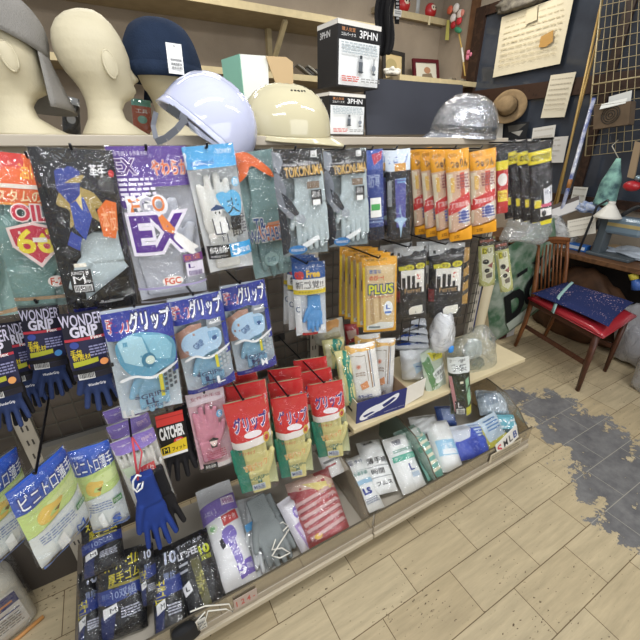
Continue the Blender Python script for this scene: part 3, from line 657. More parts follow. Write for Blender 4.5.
pack('glove_pack', 'grey glove bag with purple header and two huge purple letters', [(107, 148), (184, 144), (209, 290), (140, 302)], .79, seed=5, thick=.03, head=.25, back='c9cbd3', gloves=[('flat', .04, .26, .97, .96, GREYG, True)], parts=[
    ('header', [R(0, 0, 1, .235, '5d3f94'), P([(0, .2), (.45, .235), (.3, .34), (.06, .36), (0, .3)], '6d4fa4'), R(0, .0, .02, .6, '6a4a9c'), T('軍手を超える作業手袋', .26, .04, .45, .025, 'd9d0ea'), T('EX', .18, .115, .24, .085, 'efe6f6', 0, .06), T('EX', .18, .115, .24, .085, '55307e', 0, .02), T('やわらか', .74, .125, .46, .085, 'f2ddd0', 0, .06), T('やわらか', .74, .125, .46, .085, 'd9643a', 0, .02)] + lines(.06, .18, .5, .32, 5, 'e9e3f2', 2)),
    ('big_lettering', [T('FGO', .36, .34, .48, .10, 'f4f2f6', 0, .08), T('F', .20, .345, .13, .09, 'e88a4a'), T('G', .34, .34, .15, .09, 'b9b7c6'), T('O', .50, .335, .15, .09, 'e5854a'), T('EX', .44, .52, .66, .22, 'efeaf6', 0, .1), T('EX', .44, .52, .66, .22, '5c3292', 0, .03), P([(.46, .42), (.52, .40), (.66, .50), (.62, .535), (.5, .50)], 'ea8a48'), P([(.62, .56), (.7, .53), (.86, .60), (.95, .64), (.88, .655), (.92, .69), (.82, .68), (.70, .62)], 'f3f1ee')]),
    ('size_label', [R(.70, .68, .99, .735, '7b4a86'), T('EX 1双', .84, .707, .22, .035, 'e07a40'), R(.72, .74, .98, .84, 'e6e0ee'), T('L', .8, .765, .08, .03, '4a2a80')] + barcode(.75, .80, .95, .835, 6, '5d4a80')),
    ('foot_strip', [R(.0, .885, 1, .90, 'a9a0c6'), E(.5, .85, .15, .036, 'f0ece8'), T('FGC', .5, .85, .22, .045, 'd8552e'), R(0, .985, 1, 1, 'b6b4bc')])])
man = [E(.42, .475, .10, .045, 'f2f2f0'), P([(.30, .455), (.42, .425), (.56, .45), (.58, .465), (.30, .47)], '2f4c7a'), E(.38, .49, .016, .012, '222222'), E(.46, .49, .016, .012, '222222'), P([(.28, .53), (.40, .515), (.56, .53), (.60, .63), (.50, .66), (.30, .66)], 'f4f4f2'), P([(.28, .53), (.30, .53), (.32, .66), (.29, .66)], '4a4a52'), P([(.56, .53), (.58, .53), (.62, .63), (.58, .64)], '4a4a52'), P([(.30, .655), (.5, .655), (.5, .665), (.30, .665)], '4a4a52'), E(.25, .67, .05, .025, 'e6e2dc'), P([(.42, .56), (.44, .56), (.44, .72), (.42, .72)], '5a5a62'), P([(.52, .66), (.54, .66), (.54, .73), (.52, .73)], '5a5a62')]
pack('glove_pack', 'white cotton gloves in a blue headed bag with cartoon workman print', [(183, 147), (231, 143), (255, 264), (209, 275)], .76, seed=6, thick=.035, head=.17, gloves=[('flat', .1, .19, .98, .96, COTTON, True)], back='d8dadb', parts=[
    ('header', [R(0, 0, 1, .16, '4fa3d9'), R(.10, .075, .55, .14, '3c83c2'), T('勤流ボス', .33, .107, .38, .05, 'f4f8fc'), T('DONKEY', .8, .05, .3, .03, 'dceefa')]),
    ('artwork', [P([(.45, .36), (.60, .335), (.66, .35), (.8, .33), (.93, .37), (.95, .44), (.90, .52), (.78, .555), (.66, .52), (.56, .46)], '62b4e2'), T('夫', .76, .45, .26, .12, '1d1f26', 0, .04), E(.90, .275, .085, .036, '8cc8ea'), T('綿', .90, .275, .1, .045, 'ffffff')] + man + [T('一', .76, .585, .2, .05, '1a1a1c', .1, .05), T('郎', .76, .655, .22, .085, '1a1a1c', 0, .04)] + lines(.88, .52, .97, .68, 7, '6a6a72', 8)),
    ('count_label', [R(.05, .745, .52, .86, '17181a'), T('純綿', .28, .785, .36, .055, 'f2f2f2', 0, .03), T('のびのびフリー', .28, .838, .36, .02, 'd8d8d8'), R(.52, .745, 1, .86, '3aa2dd'), T('5', .65, .80, .16, .085, 'f8fafc', 0, .05), T('双組', .85, .81, .22, .045, 'f4f8fc')])])
pack('glove_pack', 'dusty teal gloves with blue lettering and orange tie, tucked behind the cartoon workman bag', [(226, 152), (274, 150), (291, 266), (258, 286)], .92, seed=7, thick=.03, back='7f9b9b', gloves=[('flat', .02, .12, .98, 1.0, mat('7d9a9a', .8, .2, bump=.25, bscale=260, var=.14, vscale=12), False)], parts=[
    ('orange_tie', [P([(.02, .02), (.35, .0), (.62, .06), (.85, .14), (.9, .2), (.7, .16), (.45, .1), (.3, .16), (.1, .2), (.15, .1)], 'd9652a')]),
    ('lettering', [P([(.32, .545), (1, .56), (1, .70), (.34, .66)], 'c56a35'), T('T&', .38, .54, .26, .11, 'e6e4e0', 0, .06), T('T&', .38, .54, .26, .11, '2e4f86', 0, .02), R(.56, .53, .9, .55, 'c98a6a'), T('WASHABLE', .52, .625, .9, .10, 'e8e6e0', 0, .07), T('WASHABLE', .52, .625, .9, .10, '2b4f8a', 0, .02), E(.5, .83, .18, .06, '8eacac'), T('BIG', .5, .83, .2, .04, '4f7378')])])
def toko(lbl, q, Y, sd):
    return pack('glove_pack', lbl, q, Y, seed=sd, thick=.028, head=.2, back='7c898d', gloves=[('flat', .2, .2, .78, .97, PALE, False), ('flat', .45, .2, 1.04, .95, PALE, False, .45)], parts=[
        ('header', [R(0, 0, 1, .24, '17181b'), T('WATER RESISTANT', .55, .12, .75, .03, 'c9c9cc'), T('TOKONUMA', .60, .185, .78, .085, 'caa14e', -.03, .035), R(.76, .02, .88, .075, 'e5e5e5'), T('LL', .82, .047, .07, .035, '222222'), P([(0, 0), (.16, .02), (.2, .1), (.1, .2), (0, .16)], '8d929a')]),
        ('arm_photo', [P([(0, .2), (.12, .22), (.2, .34), (.16, .46), (.30, .56), (.26, .62), (.10, .54), (0, .44)], '8a8f98'), P([(.10, .36), (.26, .42), (.42, .56), (.36, .60), (.16, .50)], '33373f'), E(.44, .62, .10, .045, '9ca3aa'), P([(0, .5), (.14, .56), (.2, .8), (.12, .95), (0, .98)], '3a3c42')]),
        ('wash_label', [R(.70, .36, .92, .50, '2e2f33'), T('防水', .81, .40, .16, .06, 'e2e2e2'), R(.72, .45, .88, .50, 'efefec'), R(.62, .28, .88, .345, '7c6a58'), P([(.42, .87), (.78, .79), (.82, .83), (.46, .92)], 'e6eaec'), E(.32, .925, .2, .05, '3c8ad0'), T('WASHABLE', .32, .925, .3, .03, 'eaf3fb')])])
toko('grey glove bag with gold lettering on black, nearer the dusty teal gloves', [(271, 150), (322, 149), (328, 248), (284, 261)], .80, 8)
toko('grey glove bag with gold lettering on black, nearer the blue packs', [(322, 150), (367, 148), (367, 241), (330, 251)], .80, 9)
STARB = [R(0, 0, 1, 1, '24262c'), R(0, 0, 1, .22, 'd9e3ee'), T('グローブ', .5, .1, .8, .08, '3a66b0'), R(.35, .14, .8, .22, 'd39a45')]
b1 = pack('glove_pack', 'dark blue pack with green price sticker, right of the gold lettered bags', [(363, 150), (383, 149), (384, 238), (367, 241)], .90, seed=10, thick=.02, back='2b3c74', parts=[('printed_front', [R(0, 0, 1, 1, '34478c'), R(0, 0, 1, .2, '3f5aa8'), P([(.4, .05), (.95, .02), (.9, .1), (.5, .16)], 'b03a50'), T('防寒', .5, .32, .6, .14, 'aab8d8'), R(0, .84, 1, 1, '2a2f40')] + lines(.1, .62, .9, .8, 5, '8fa3cc', 4)), ('price_sticker', [R(.22, .5, .8, .72, 'eeeeea'), R(.26, .57, .74, .64, '53a85e')])])
move_copy(b1, (-.012, .05, .0), 'dark blue pack hanging just behind the one with green price sticker')
b2 = pack('glove_pack', 'black and violet pack with pale star print, left of the yellow headed packs', [(385, 150), (410, 149), (410, 238), (387, 240)], .88, seed=11, thick=.02, back='1d1e22', parts=[('printed_front', STARB + [P([(.35, .3), (.8, .3), (.78, .85), (.4, .85)], '4f4f96'), P([(.55, .60), (.62, .72), (.85, .76), (.66, .82), (.58, .98), (.5, .82), (.3, .76), (.5, .72)], 'a8c6de'), R(.05, .32, .22, .6, '8a8d92')] + lines(.45, .3, .8, .36, 2, '7fb0dd', 4))])
move_copy(b2, (-.006, .05, 0), 'black pack with a white header just behind the star printed one')
YEL = [('header', [R(0, 0, 1, .22, 'eba62a'), T('つるりん', .55, .14, .7, .085, '2a2a30', 0, .03), R(.1, .03, .5, .07, 'c98a20')]),
       ('printed_front', [P([(.0, .22), (1, .22), (1, .84), (0, .90)], 'd9b59a'), P([(.02, .24), (.25, .24), (.18, .55), (.10, .86), (.02, .86)], 'e9dcc2'), P([(.55, .26), (.9, .24), (.95, .80), (.72, .84)], 'e3dccb'), R(.55, .24, .75, .52, 'd8644e'), P([(0, .56), (.95, .46), (1, .60), (.02, .70)], 'd23a3a'), T('業務用お徳', .52, .585, .72, .06, 'f4e6e0', -.06), E(.68, .72, .2, .09, 'e6e4ea'), E(.66, .71, .13, .06, '7f86b4'), R(.15, .28, .3, .44, 'e8c06a')] + lines(.4, .26, .92, .42, 5, '9a5a60', 4) + lines(.4, .66, .9, .8, 4, '4f5aa0', 5) + [P([(0, .90), (.6, .87), (1, .84), (1, 1), (0, 1)], 'eba42a'), T('2双', .3, .945, .25, .04, '7a4a18')])]
ya = pack('glove_pack', 'yellow headed pack with red band, first of its hook left of the next hook', [(445, 150), (468.5, 149), (471, 238), (449, 240)], .84, seed=12, thick=.024, back='dca23a', parts=YEL, group=None)
for k, lb in ((1, 'yellow headed pack with red band, second in its stack'), (2, 'yellow headed pack with red band, third in its stack'), (3, 'yellow headed pack with red band, hindmost beside the star pack')):
    move_copy(ya, (-.012 * k, .042 * k, .0), lb, .03 * (k - 2))
pack('glove_pack', 'yellow headed pack with red band, under the silver helmet visor beside the black packs', [(469, 150), (496, 149.5), (495, 231), (471, 233)], .84, seed=13, thick=.026, back='dca23a', parts=YEL)
pack('glove_pack', 'narrow red and yellow pack between yellow headed and black packs', [(496, 150), (508, 150), (508, 212), (496, 214)], .90, seed=14, thick=.02, back='b03030', parts=[('printed_front', [R(0, 0, 1, 1, 'c93f3f'), R(0, 0, 1, .2, '1c1c1e'), R(0, .16, 1, .3, 'e6d53a'), E(.5, .45, .4, .1, 'e9e6e0'), R(.1, .62, .9, .8, 'f0d84a'), T('強力', .5, .7, .7, .1, 'b02a2a')])])
BLK = [('header', [R(0, .1, 1, .25, 'e2d32c'), T('のびのび', .5, .175, .8, .08, '1d1d1d', 0, .03), E(.2, .06, .12, .035, '2a2a2c')]), ('glove_photo', [P([(.02, .26), (.9, .25), (.95, .6), (.85, .96), (.06, .98)], '1e1d22'), P([(.15, .3), (.3, .28), (.3, .5), (.2, .6)], '3a393f'), P([(.6, .58), (.98, .54), (1, .74), (.62, .78)], 'd9dadf'), T('天然ゴム', .8, .62, .3, .05, '3a3f70'), R(.45, .82, .95, .92, 'e9e7e4'), R(.2, .70, .5, .8, 'dfcf30'), R(.45, .76, .95, .80, 'd05a78'), E(.6, .88, .1, .04, '222222'), P([(.42, .985), (.98, .97), (.95, 1.03), (.5, 1.04)], 'e6d737')])]
bk = pack('glove_pack', 'black glove pack with yellow header, frontmost of the black stack under the papers', [(528, 142.5), (551, 141), (552.5, 221), (529, 223)], .85, seed=15, thick=.024, parts=BLK, back='2a292e')
for k, lb in ((1, 'black glove pack with yellow header, second in the black stack'), (2, 'black glove pack with yellow header, third in the black stack'), (3, 'black glove pack with yellow header, hindmost beside the narrow red pack')): move_copy(bk, (-.008 * k, .03 * k, .002 * k), lb, -.03 * k)

# ================================================================== second row
WG = [('card', [R(.02, 0, .98, .62, '232331'), T('WONDER', .48, .07, .95, .10, 'c9c4dc', 0, .04), T('GRIP', .48, .17, .6, .09, 'd8d4e6', 0, .04), P([(.02, .26), (.98, .23), (.98, .56), (.02, .58)], '2c2d4a'), R(.02, .225, .98, .25, 'b93a4a'), T('Flex', .72, .235, .25, .03, 'f0f0f0'), E(.2, .285, .10, .032, '3f4f9a'), T('手袋', .2, .36, .25, .07, 'e8d13a', .1), T('新素材', .3, .40, .4, .06, 'e6cf3c'), P([(.08, .44), (.66, .42), (.66, .465), (.08, .49)], 'b8b93a'), R(.12, .545, .5, .615, 'efefef')] + barcode(.14, .55, .48, .60, 4) + lines(.5, .30, .92, .40, 4, '8f90b8', 5) + [R(.02, .5, .98, .54, '15161c')])]
def wonder(lb, q, Y, dot, sd):
    M, w, h = frame(q, Y, Y, None); r = thing('work_glove', lb, 'glove', M)
    b = MB(); yf = lambda u, v: -.012 - .004 * math.sin(PI * u); paint(b, WG[0][1] + [E(.78, .46, .1, .032, dot)], w, h, yf, base=.0002)
    b.grid(lambda u, v: Vector(((u - .5) * w * .96, -.0115 - .004 * math.sin(PI * u), h * (.38 + .62 * v))), 9, 5, mat('1c1c26', **PRINT)); b.obj('header_card', r)
    add_glove(r, 'spread', w * 1.05, h * .66, .022, NAVYG, (0, .004, 0), False)
    add_glove(r, 'spread', w * 1.0, h * .66, .02, BLACKG, (w * .16, .022, -.004), False, 'palm_glove')
    b = MB(); paint(b, [T('WonderGrip', .5, .69, .42, .035, 'e8e8ee')], w, h, lambda u, v: -.0135 if 0 else -.0145, base=.0); b.obj('glove_print', r)
    return r
wonder('navy knit glove on a dark card with orange dot, touching the big blue grip bag', [(55, 313), (103, 305), (121, 404), (84, 413)], .76, 'e2945a', 21)
wonder('navy knit glove on a dark card with blue dot, second left of big blue bag', [(17, 308), (58, 301), (73, 393), (37, 402)], .82, '4a8ac8', 22)
wonder('navy knit glove on a dark card at the photo left edge', [(-38, 330), (7, 324), (33, 424), (-6, 434)], .74, 'e2a060', 23)
wonder('navy knit glove half hidden between two others, card mostly covered', [(-8, 322), (26, 317), (50, 405), (18, 413)], .86, 'd0703a', 24)
def grip(lb, q, Y, size, sd, teal):
    ph = 'a9d3e2' if teal else 'b3d3ee'
    return pack('glove_pack', lb, q, Y, seed=sd, thick=.03, head=.2, back='c7d2da', gloves=[('flat', .16, .42, .8, 1.0, BLUEG, False)], parts=[
        ('header', [P([(0, .03), (1, 0), (1, .30), (.7, .24), (.55, .22), (0, .26)], '2a3a9c'), T('強力', .2, .13, .3, .115, 'f2e9ea', -.02, .06), T('強力', .2, .13, .3, .115, 'c8303e', -.02, .03), T('グリップ', .66, .115, .6, .15, '141c5a', -.03, .1), T('グリップ', .66, .115, .6, .15, 'f3f5fa', -.03, .03), R(.9, .3, 1, .62, '2a3a9c')]),
        ('hand_photo', ([P([(.12, .28), (.4, .20), (.8, .24), (.98, .34), (.95, .52), (.7, .56), (.56, .60), (.3, .58), (.14, .46)], '5e9fbd'), P([(.14, .26), (.34, .21), (.5, .24), (.55, .38), (.44, .50), (.2, .44)], ph), P([(.5, .22), (.82, .25), (.94, .36), (.88, .48), (.62, .44), (.56, .32)], '8cc4da'), E(.55, .45, .11, .07, '3d7f9e'), E(.57, .45, .07, .04, 'd6e6dc')] if teal else
            [P([(.0, .34), (.3, .25), (.52, .25), (.50, .4), (.2, .56), (0, .60)], 'b08878'), P([(.08, .44), (.22, .34), (.6, .29), (.82, .34), (.86, .42), (.80, .52), (.55, .56), (.34, .60), (.12, .52)], ph), P([(.6, .34), (.82, .35), (.82, .42), (.62, .44)], '8db9dd'), E(.72, .42, .05, .025, '3a5f96'), T('GRIP', .4, .46, .22, .06, '4a6aa0', -.6), R(.62, .23, .9, .31, '8d949c'), R(.66, .255, .88, .275, 'd8dadd')]) + [P([(.10, .60), (.3, .565), (.56, .60), (.95, .53), (.97, .55), (.58, .625), (.3, .59), (.1, .625)], 'f4f6f8')]),
        ('palm_print', [R(.66, .60, .72, .82 if teal else .74, 'd8cf3a')] + [R(.74 + .075 * i, .60 + .048 * j - .02 * i, .79 + .075 * i, .63 + .048 * j - .02 * i, '44505a' if teal else 'aeb9c2') for i in range(3) for j in range(4)] + [T('=GRIP=', .5, .775, .5, .045, '2c3c66', -.03, .02), T(size, .5, .835, .18, .055, '2c3c66', -.03, .03), T('= STRIX =', .54, .89, .4, .028, '4a5a80', -.03)]),
        ('foot', ([T(size, .15, .93, .22, .08, 'f0f2f4', 0, .04)] if teal else [P([(0, .95), (1, .85), (1, .96), (0, 1)], '2a3a9c'), T(size, .70, .865, .14, .075, '20306a', -.03, .08), T(size, .70, .865, .14, .075, 'f6f8fb', -.03, .03), T('STRIX', .3, .955, .2, .02, 'b8c4e0', -.1)]))])
grip('blue grip glove bag size LL, biggest, beside the navy knit glove', [(101, 313), (169, 300), (184, 405), (121, 417)], .74, 'LL', 25, True)
grip('blue grip glove bag size L, middle one, above the pink pack', [(168, 304), (219, 286), (236, 379), (188, 395)], .76, 'L', 26, False)
grip('blue grip glove bag size M, smallest, above the red packs', [(220, 288), (263, 277), (277, 364), (237, 375)], .78, 'M', 27, False)
bp_ = pack('glove_pack', 'blue glove pack with yellow striped white header, frontmost of its hook', [(291, 265), (325, 259), (326, 331), (297, 338)], .86, seed=28, thick=.022, back='dfe4ea', gloves=[('flat', .22, .44, .88, .97, mat('5b9bd8', .7, .3, bump=.3, bscale=300), False)], parts=[
    ('header', [R(0, 0, 1, .21, '24559c'), T('とりかえ手', .5, .06, .8, .06, 'dfe8f4'), E(.2, .15, .14, .06, 'cf3a3a'), T('Free', .62, .14, .4, .08, 'f0c63c', 0, .04), R(0, .2, 1, .34, 'f0f0ee'), T('新感覚!!', .5, .275, .85, .10, '1f2024', 0, .03), R(0, .34, 1, .40, 'ead23e'), T('やわらかフィット', .5, .37, .7, .03, '6a5a18')]),
    ('side_print', [R(0, .42, .2, .95, 'eef1f4'), T('C', .1, .6, .12, .08, '6a7c9a'), R(.2, .94, .7, .98, 'c03a3a'), R(.8, .84, .95, .92, 'e8ecf0')])])
for k, lb in ((1, 'blue glove pack with yellow striped header, second in its stack'), (2, 'blue glove pack with yellow striped header, hindmost near the wire mesh')): move_copy(bp_, (-.006, .04 * k, .001 * k), lb, .04 * k)
PLUS = [('card', [P([(.0, .02), (.9, 0), (.98, .05), (1, 1), (0, 1)], 'e2a42a'), R(.02, .12, .1, .96, 'f0d23c'), T('WORK GLOVES', .4, .035, .6, .03, '6a5a20'), R(.08, .1, .94, .92, 'c8aa78')]), ('glove_photo', [P([(.14, .12), (.88, .12), (.92, .88), (.14, .90)], 'd3bb90'), P([(.2, .48), (.3, .46), (.34, .86), (.22, .88)], 'b39468'), P([(.45, .50), (.52, .5), (.55, .8), (.48, .82)], 'b39468')]),
        ('lettering', [T('豊富な', .36, .17, .34, .05, '3a6ab0', 0, .03), T('のびー!', .40, .25, .4, .06, 'd8503a', 0, .03), T('PLUS', .53, .40, .70, .115, '1f4a78', 0, .11), T('PLUS', .53, .40, .70, .115, 'd9d83a', 0, .03), T('ブラスチック', .52, .5, .7, .03, 'c05a5a'), E(.74, .66, .14, .10, 'eef2f5'), T('L', .74, .64, .12, .06, '3a6ac0'), R(.64, .70, .84, .73, '4a7ac8'), P([(.1, .90), (.5, .84), (.92, .86), (.9, .94), (.1, .96)], 'dfe2dd'), R(.16, .90, .5, .93, '7a8a90')])]
pp = pack('glove_pack', 'yellow bordered glove pack, frontmost of the yellow stack over the shoe box', [(362, 257), (397, 256), (396, 330), (363, 332)], .82, seed=29, thick=.018, parts=PLUS, back='e0a830')
for k, lb in ((1, 'yellow bordered glove pack, second from the front of its hook'), (2, 'yellow bordered glove pack, third from the front of its hook'), (3, 'yellow bordered glove pack, fourth from the front of its hook'), (4, 'yellow bordered glove pack, hindmost nearest the blue striped packs')): move_copy(pp, (-.002 * k, .034 * k, .003 * (k % 2)), lb, .015 * k)
FER = [('header', [R(0, 0, 1, .21, '2b2c2f'), P([(.0, .0), (1, .0), (1, .06), (.0, .14)], 'a9abab'), P([(.5, .13), (.62, .06), (.78, .07), (.95, .05), (.95, .09), (.72, .12), (.66, .15)], '101012'), T('ワークグローブ', .76, .15, .34, .03, 'd8d8d8'), P([(.12, .25), (.3, .24), (.32, .30), (.14, .31)], 'c9c43a'), E(.46, .265, .15, .04, 'd9d03c'), E(.8, .255, .15, .04, 'd9d03c'), T('安全', .46, .265, .18, .045, '222222'), T('皮手', .8, .255, .18, .045, '222222')]),
       ('glove_panel', [R(0, .30, 1, 1, '2a2a2c'), R(.2, .30, .92, .62, 'e4e2dc'), P([(.0, .42), (.12, .40), (.16, 1), (.0, 1)], '15151a'), T('LEATHER GLOVE', .07, .66, .40, .065, 'a83a3a', PI / 2), R(.22, .40, .33, .62, '1d1d22'), R(.38, .37, .48, .62, '1d1d22'), R(.53, .38, .63, .62, '1d1d22'), R(.68, .47, .76, .62, '1d1d22'), P([(.18, .55), (.84, .54), (.86, .98), (.2, 1)], '1d1d22'), T('Ferret', .55, .58, .5, .065, 'a98a62', -.05), P([(.42, .86), (.5, .82), (.86, .80), (.88, .88), (.82, .93), (.44, .94)], 'e4e2d6'), P([(.62, .33), (.84, .31), (.86, .46), (.64, .48)], 'eeebe2'), T('S', .74, .39, .1, .07, 'cf4a3a')])]
fa = pack('glove_pack', 'black leather glove pack with silver header beside the yellow bordered stack', [(393, 247), (427, 246), (425, 315), (396, 319)], .88, seed=30, thick=.022, parts=FER, back='4a4a4a')
fb = pack('glove_pack', 'black leather glove pack with silver header beside the olive packs', [(428, 245), (466, 242), (460, 315), (429, 319)], .85, seed=31, thick=.022, parts=FER, back='4a4a4a')
move_copy(fb, (-.02, .05, 0), 'black leather glove pack tucked behind the one beside the olive packs', .03)
move_copy(fa, (-.01, .05, .0), 'black leather glove pack tucked behind the one beside the yellow bordered stack', -.02)
pack('glove_pack', 'tan striped pack edge showing right of the second leather glove pack', [(459, 248), (470, 247), (467, 303), (458, 304)], .93, seed=32, thick=.015, back='c79a4c', parts=[('printed_front', [R(0, 0, 1, 1, 'caa05a'), P([(0, .3), (1, .2), (1, .3), (0, .4)], '3a3a3a'), P([(0, .55), (1, .45), (1, .55), (0, .65)], '3a3a3a'), P([(0, .8), (1, .7), (1, .78), (0, .88)], '54504a')])])
def olive(lb, q, Y, sd): return pack('glove_pack', lb, q, Y, seed=sd, thick=.014, back='9a9a5c', parts=[('header', [R(0, 0, 1, .16, '3a3228'), R(.1, .05, .9, .1, '8a4a3a')]), ('printed_front', [P([(0, .16), (1, .16), (1, .9), (.7, 1), (.3, 1), (0, .9)], 'b7b878'), P([(.14, .2), (.86, .2), (.84, .85), (.6, .94), (.2, .85)], 'd3d2b8'), R(.2, .2, .5, .32, 'd6cf3c'), E(.42, .48, .2, .05, '222222'), E(.5, .66, .17, .045, '2a2a2a'), P([(.5, .56), (.85, .5), (.8, .62)], '8a4a42'), T('DU', .5, .26, .5, .09, '6a6a22'), P([(.4, .74), (.8, .70), (.78, .80), (.45, .82)], '6a6258')])])
olive('olive edged narrow pack beside the leather glove packs', [(478, 238), (495, 236), (495, 285), (479, 287)], .95, 33)
olive('olive edged narrow pack swinging out, nearest the wooden chair', [(492, 243), (509, 239), (512, 290), (502, 293)], .90, 34)

# ================================================================== third row
VIN = lambda size: [('header', [P([(0, 0), (1, 0), (1, .24), (0, .30)], '2f56b4'), T('ビニトロ薄手', .52, .185, .9, .17, '1d3c94', 0, .09), T('ビニトロ薄手', .52, .185, .9, .17, 'f2f5f8', 0, .03), T('やわらか', .2, .06, .28, .03, 'dce6f6')]),
       ('artwork', [P([(0, .30), (1, .24), (1, .50), (.7, .54), (.35, .56), (0, .60)], 'c6dd8a'), P([(.35, .34), (.98, .28), (1, .40), (.6, .44), (.4, .42)], 'd8e8a6'), P([(.18, .42), (.3, .36), (.46, .38), (.62, .40), (.55, .46), (.4, .45), (.34, .50), (.5, .51), (.42, .55), (.2, .52)], 'e9c763'), P([(.42, .475), (.56, .455), (.5, .505)], '7d5f22'), P([(0, .60), (.35, .56), (.7, .54), (1, .50), (1, 1), (0, 1)], 'dde4e4')] + lines(.1, .64, .7, .74, 4, '5a78b4', 7, .4) + [R(.72, .62, .96, .69, '4a8a4e'), T('抗菌防臭', .84, .655, .2, .04, 'e8f2e6'), P([(.25, .78), (.4, .74), (.45, .92), (.3, .95)], 'eef2f2'), T(size, .70, .88, .18, .09, '3a62b4', 0, .06), P([(0, .965), (1, .95), (1, 1), (0, 1)], '5d7cc0')])]
def vinyl(lb, q, Yt, Yb, s, sd): return pack('glove_pack', lb, q, Yt, Yb, seed=sd, thick=.03, head=.06, parts=VIN(s), back='dfe6e4', fm=film('ffffff', .07, .22, .07, 0, .9, 20))
vinyl('green and white thin glove pack size M under blue header, nearest the camera', [(3, 492), (64, 447), (90, 520), (38, 563)], (.63, .715), None, 'M', 40)
vinyl('green and white thin glove pack size S behind the size M pack', [(66, 449), (109, 442), (131, 518), (92, 527)], .76, .74, 'S', 41)
vinyl('green and white thin glove pack size L at the photo left edge', [(-42, 482), (17, 449), (36, 530), (-14, 560)], (.70, .775), None, 'L', 42)
PUR = [('header', [R(0, 0, 1, .155, '8d77c4'), T('作業用', .26, .085, .3, .06, 'f0ecf6', 0, .03), T('特価品', .8, .08, .26, .06, 'e9d0de', 0, .03)]), ('band_print', [P([(.05, .30), (.3, .27), (.36, .38), (.10, .42)], 'cfe0c4'), R(.44, .32, .78, .44, 'cf4a4a'), T('得々', .61, .38, .26, .08, 'f0dada'), P([(.5, .5), (.78, .48), (.88, .62), (.72, .74), (.56, .66)], '7a68bc'), T('軍手', .7, .6, .22, .12, 'ece6f6')])]
pg = pack('glove_pack', 'white cotton gloves with purple header, frontmost, behind the hanging blue glove', [(109, 439), (153, 431), (178, 500), (136, 511)], .74, seed=43, thick=.045, head=.2, parts=PUR, back='eeede9', gloves=[('flat', .04, .12, .55, .98, COTTON, True), ('flat', .42, .12, .98, .98, COTTON, True)])
for k, lb in ((1, 'white cotton gloves with purple header, second in the stack'), (2, 'white cotton gloves with purple header, hindmost near the wire mesh')): move_copy(pg, (-.004 * k, .05 * k, .008 * k), lb)
# blue glove on a red cord
M, w, h = frame([(128, 478), (150, 474), (180, 535), (145, 552)], .70, .69)
bg = thing('work_glove', 'royal blue glove with black palm on a red cord with white clip', 'glove', M)
add_glove(bg, 'spread', w * 1.35, h, .03, mat('27418f', .75, .25, bump=.4, bscale=420, var=.15, vscale=20), (0, 0, 0), False)
add_glove(bg, 'spread', w * 1.5, h * .95, .024, BLACKG, (w * .3, .02, -.002), False, 'palm_coating')
Mi = M.inverted()
one('cord', lambda b: b.tube([V(132, 437, .71), V(134, 452, .70), V(138, 480, .685)], .0022, mat('cf4a58', .5)), bg, mtx=Mi)
one('cord_loop', lambda b: b.tube([V(138, 478, .684), V(142, 452, .70), V(133, 438, .712)], .0016, mat('cf4a58', .5)), bg, mtx=Mi)
one('clip', lambda b: b.tube([V(x, y, .676) for x, y in ((141, 476), (137, 475), (133, 481), (133, 488), (137, 492), (142, 488), (143, 482), (139, 484), (137, 489))], .0022, mat('eef0f2', .35), 8), bg, mtx=Mi)
M, w, h = frame([(154, 412), (181, 407), (190, 470), (165, 478)], .80, .79)
ct = thing('work_glove', 'black glove on a red, black and yellow card beside the pink pack', 'glove', M)
b = MB(); yf = lambda u, v: -.016; b.box((-w / 2, -.0158, h * .38), (w / 2, -.0145, h), mat('17171a', **PRINT))
paint(b, [R(0, 0, 1, .16, 'd8403c'), R(0, .05, 1, .06, 'a82a2c'), R(0, .16, 1, .40, '17171a'), T('CATCHER', .5, .27, .88, .16, 'f2f2f2', -.02, .05), E(.72, .42, .2, .05, 'cf3a3a'), T('特許', .72, .42, .2, .05, 'f4e0e0'), P([(0, .46), (1, .40), (1, .62), (0, .62)], 'e5c62e'), R(.05, .47, .34, .56, '1a1a1a'), T('M', .2, .515, .18, .07, 'f0d83a', 0, .05), T('フィット', .68, .52, .5, .06, '2a2210'), R(0, .58, 1, .62, 'f0f0ee')] , w, h, yf); b.obj('header_card', ct)
add_glove(ct, 'spread', w * 1.5, h * .9, .03, BLACKG, (w * .1, 0, -.06 * h), False); add_glove(ct, 'spread', w * 1.4, h * .9, .028, BLACKG, (w * .55, .025, .03 * h), False, 'second_glove')
face = [E(.5, .60, .10, .05, 'f3dcd8'), P([(.38, .575), (.5, .545), (.64, .57), (.64, .59), (.38, .59)], '2a2a30'), P([(.40, .62), (.5, .665), (.6, .62), (.58, .68), (.42, .68)], '2a2a30'), E(.5, .63, .07, .028, 'f3dcd8')]
pack('glove_pack', 'pink glove pack with silver header between the carded black glove and red packs', [(184, 397), (224, 385), (233, 459), (202, 471)], .78, seed=44, thick=.03, head=.2, back='e6c0cc', gloves=[('flat', .06, .16, .94, .9, PINKG, True)], parts=[('header', [P([(0, 0), (1, 0), (1, .12), (0, .14)], 'e3d3dc'), T('女性用手袋', .5, .06, .8, .05, 'b0607a')]), ('printed_front', face + [E(.78, .27, .09, .045, '6fb0e0'), T('S', .78, .27, .06, .05, 'ffffff')] + lines(.25, .72, .8, .82, 4, 'b9506a', 3) + [R(.1, .86, .5, .96, '1c1c20'), T('純綿', .3, .91, .28, .06, 'eeeeee'), R(.5, .88, .95, .96, 'e9e2e4')])])
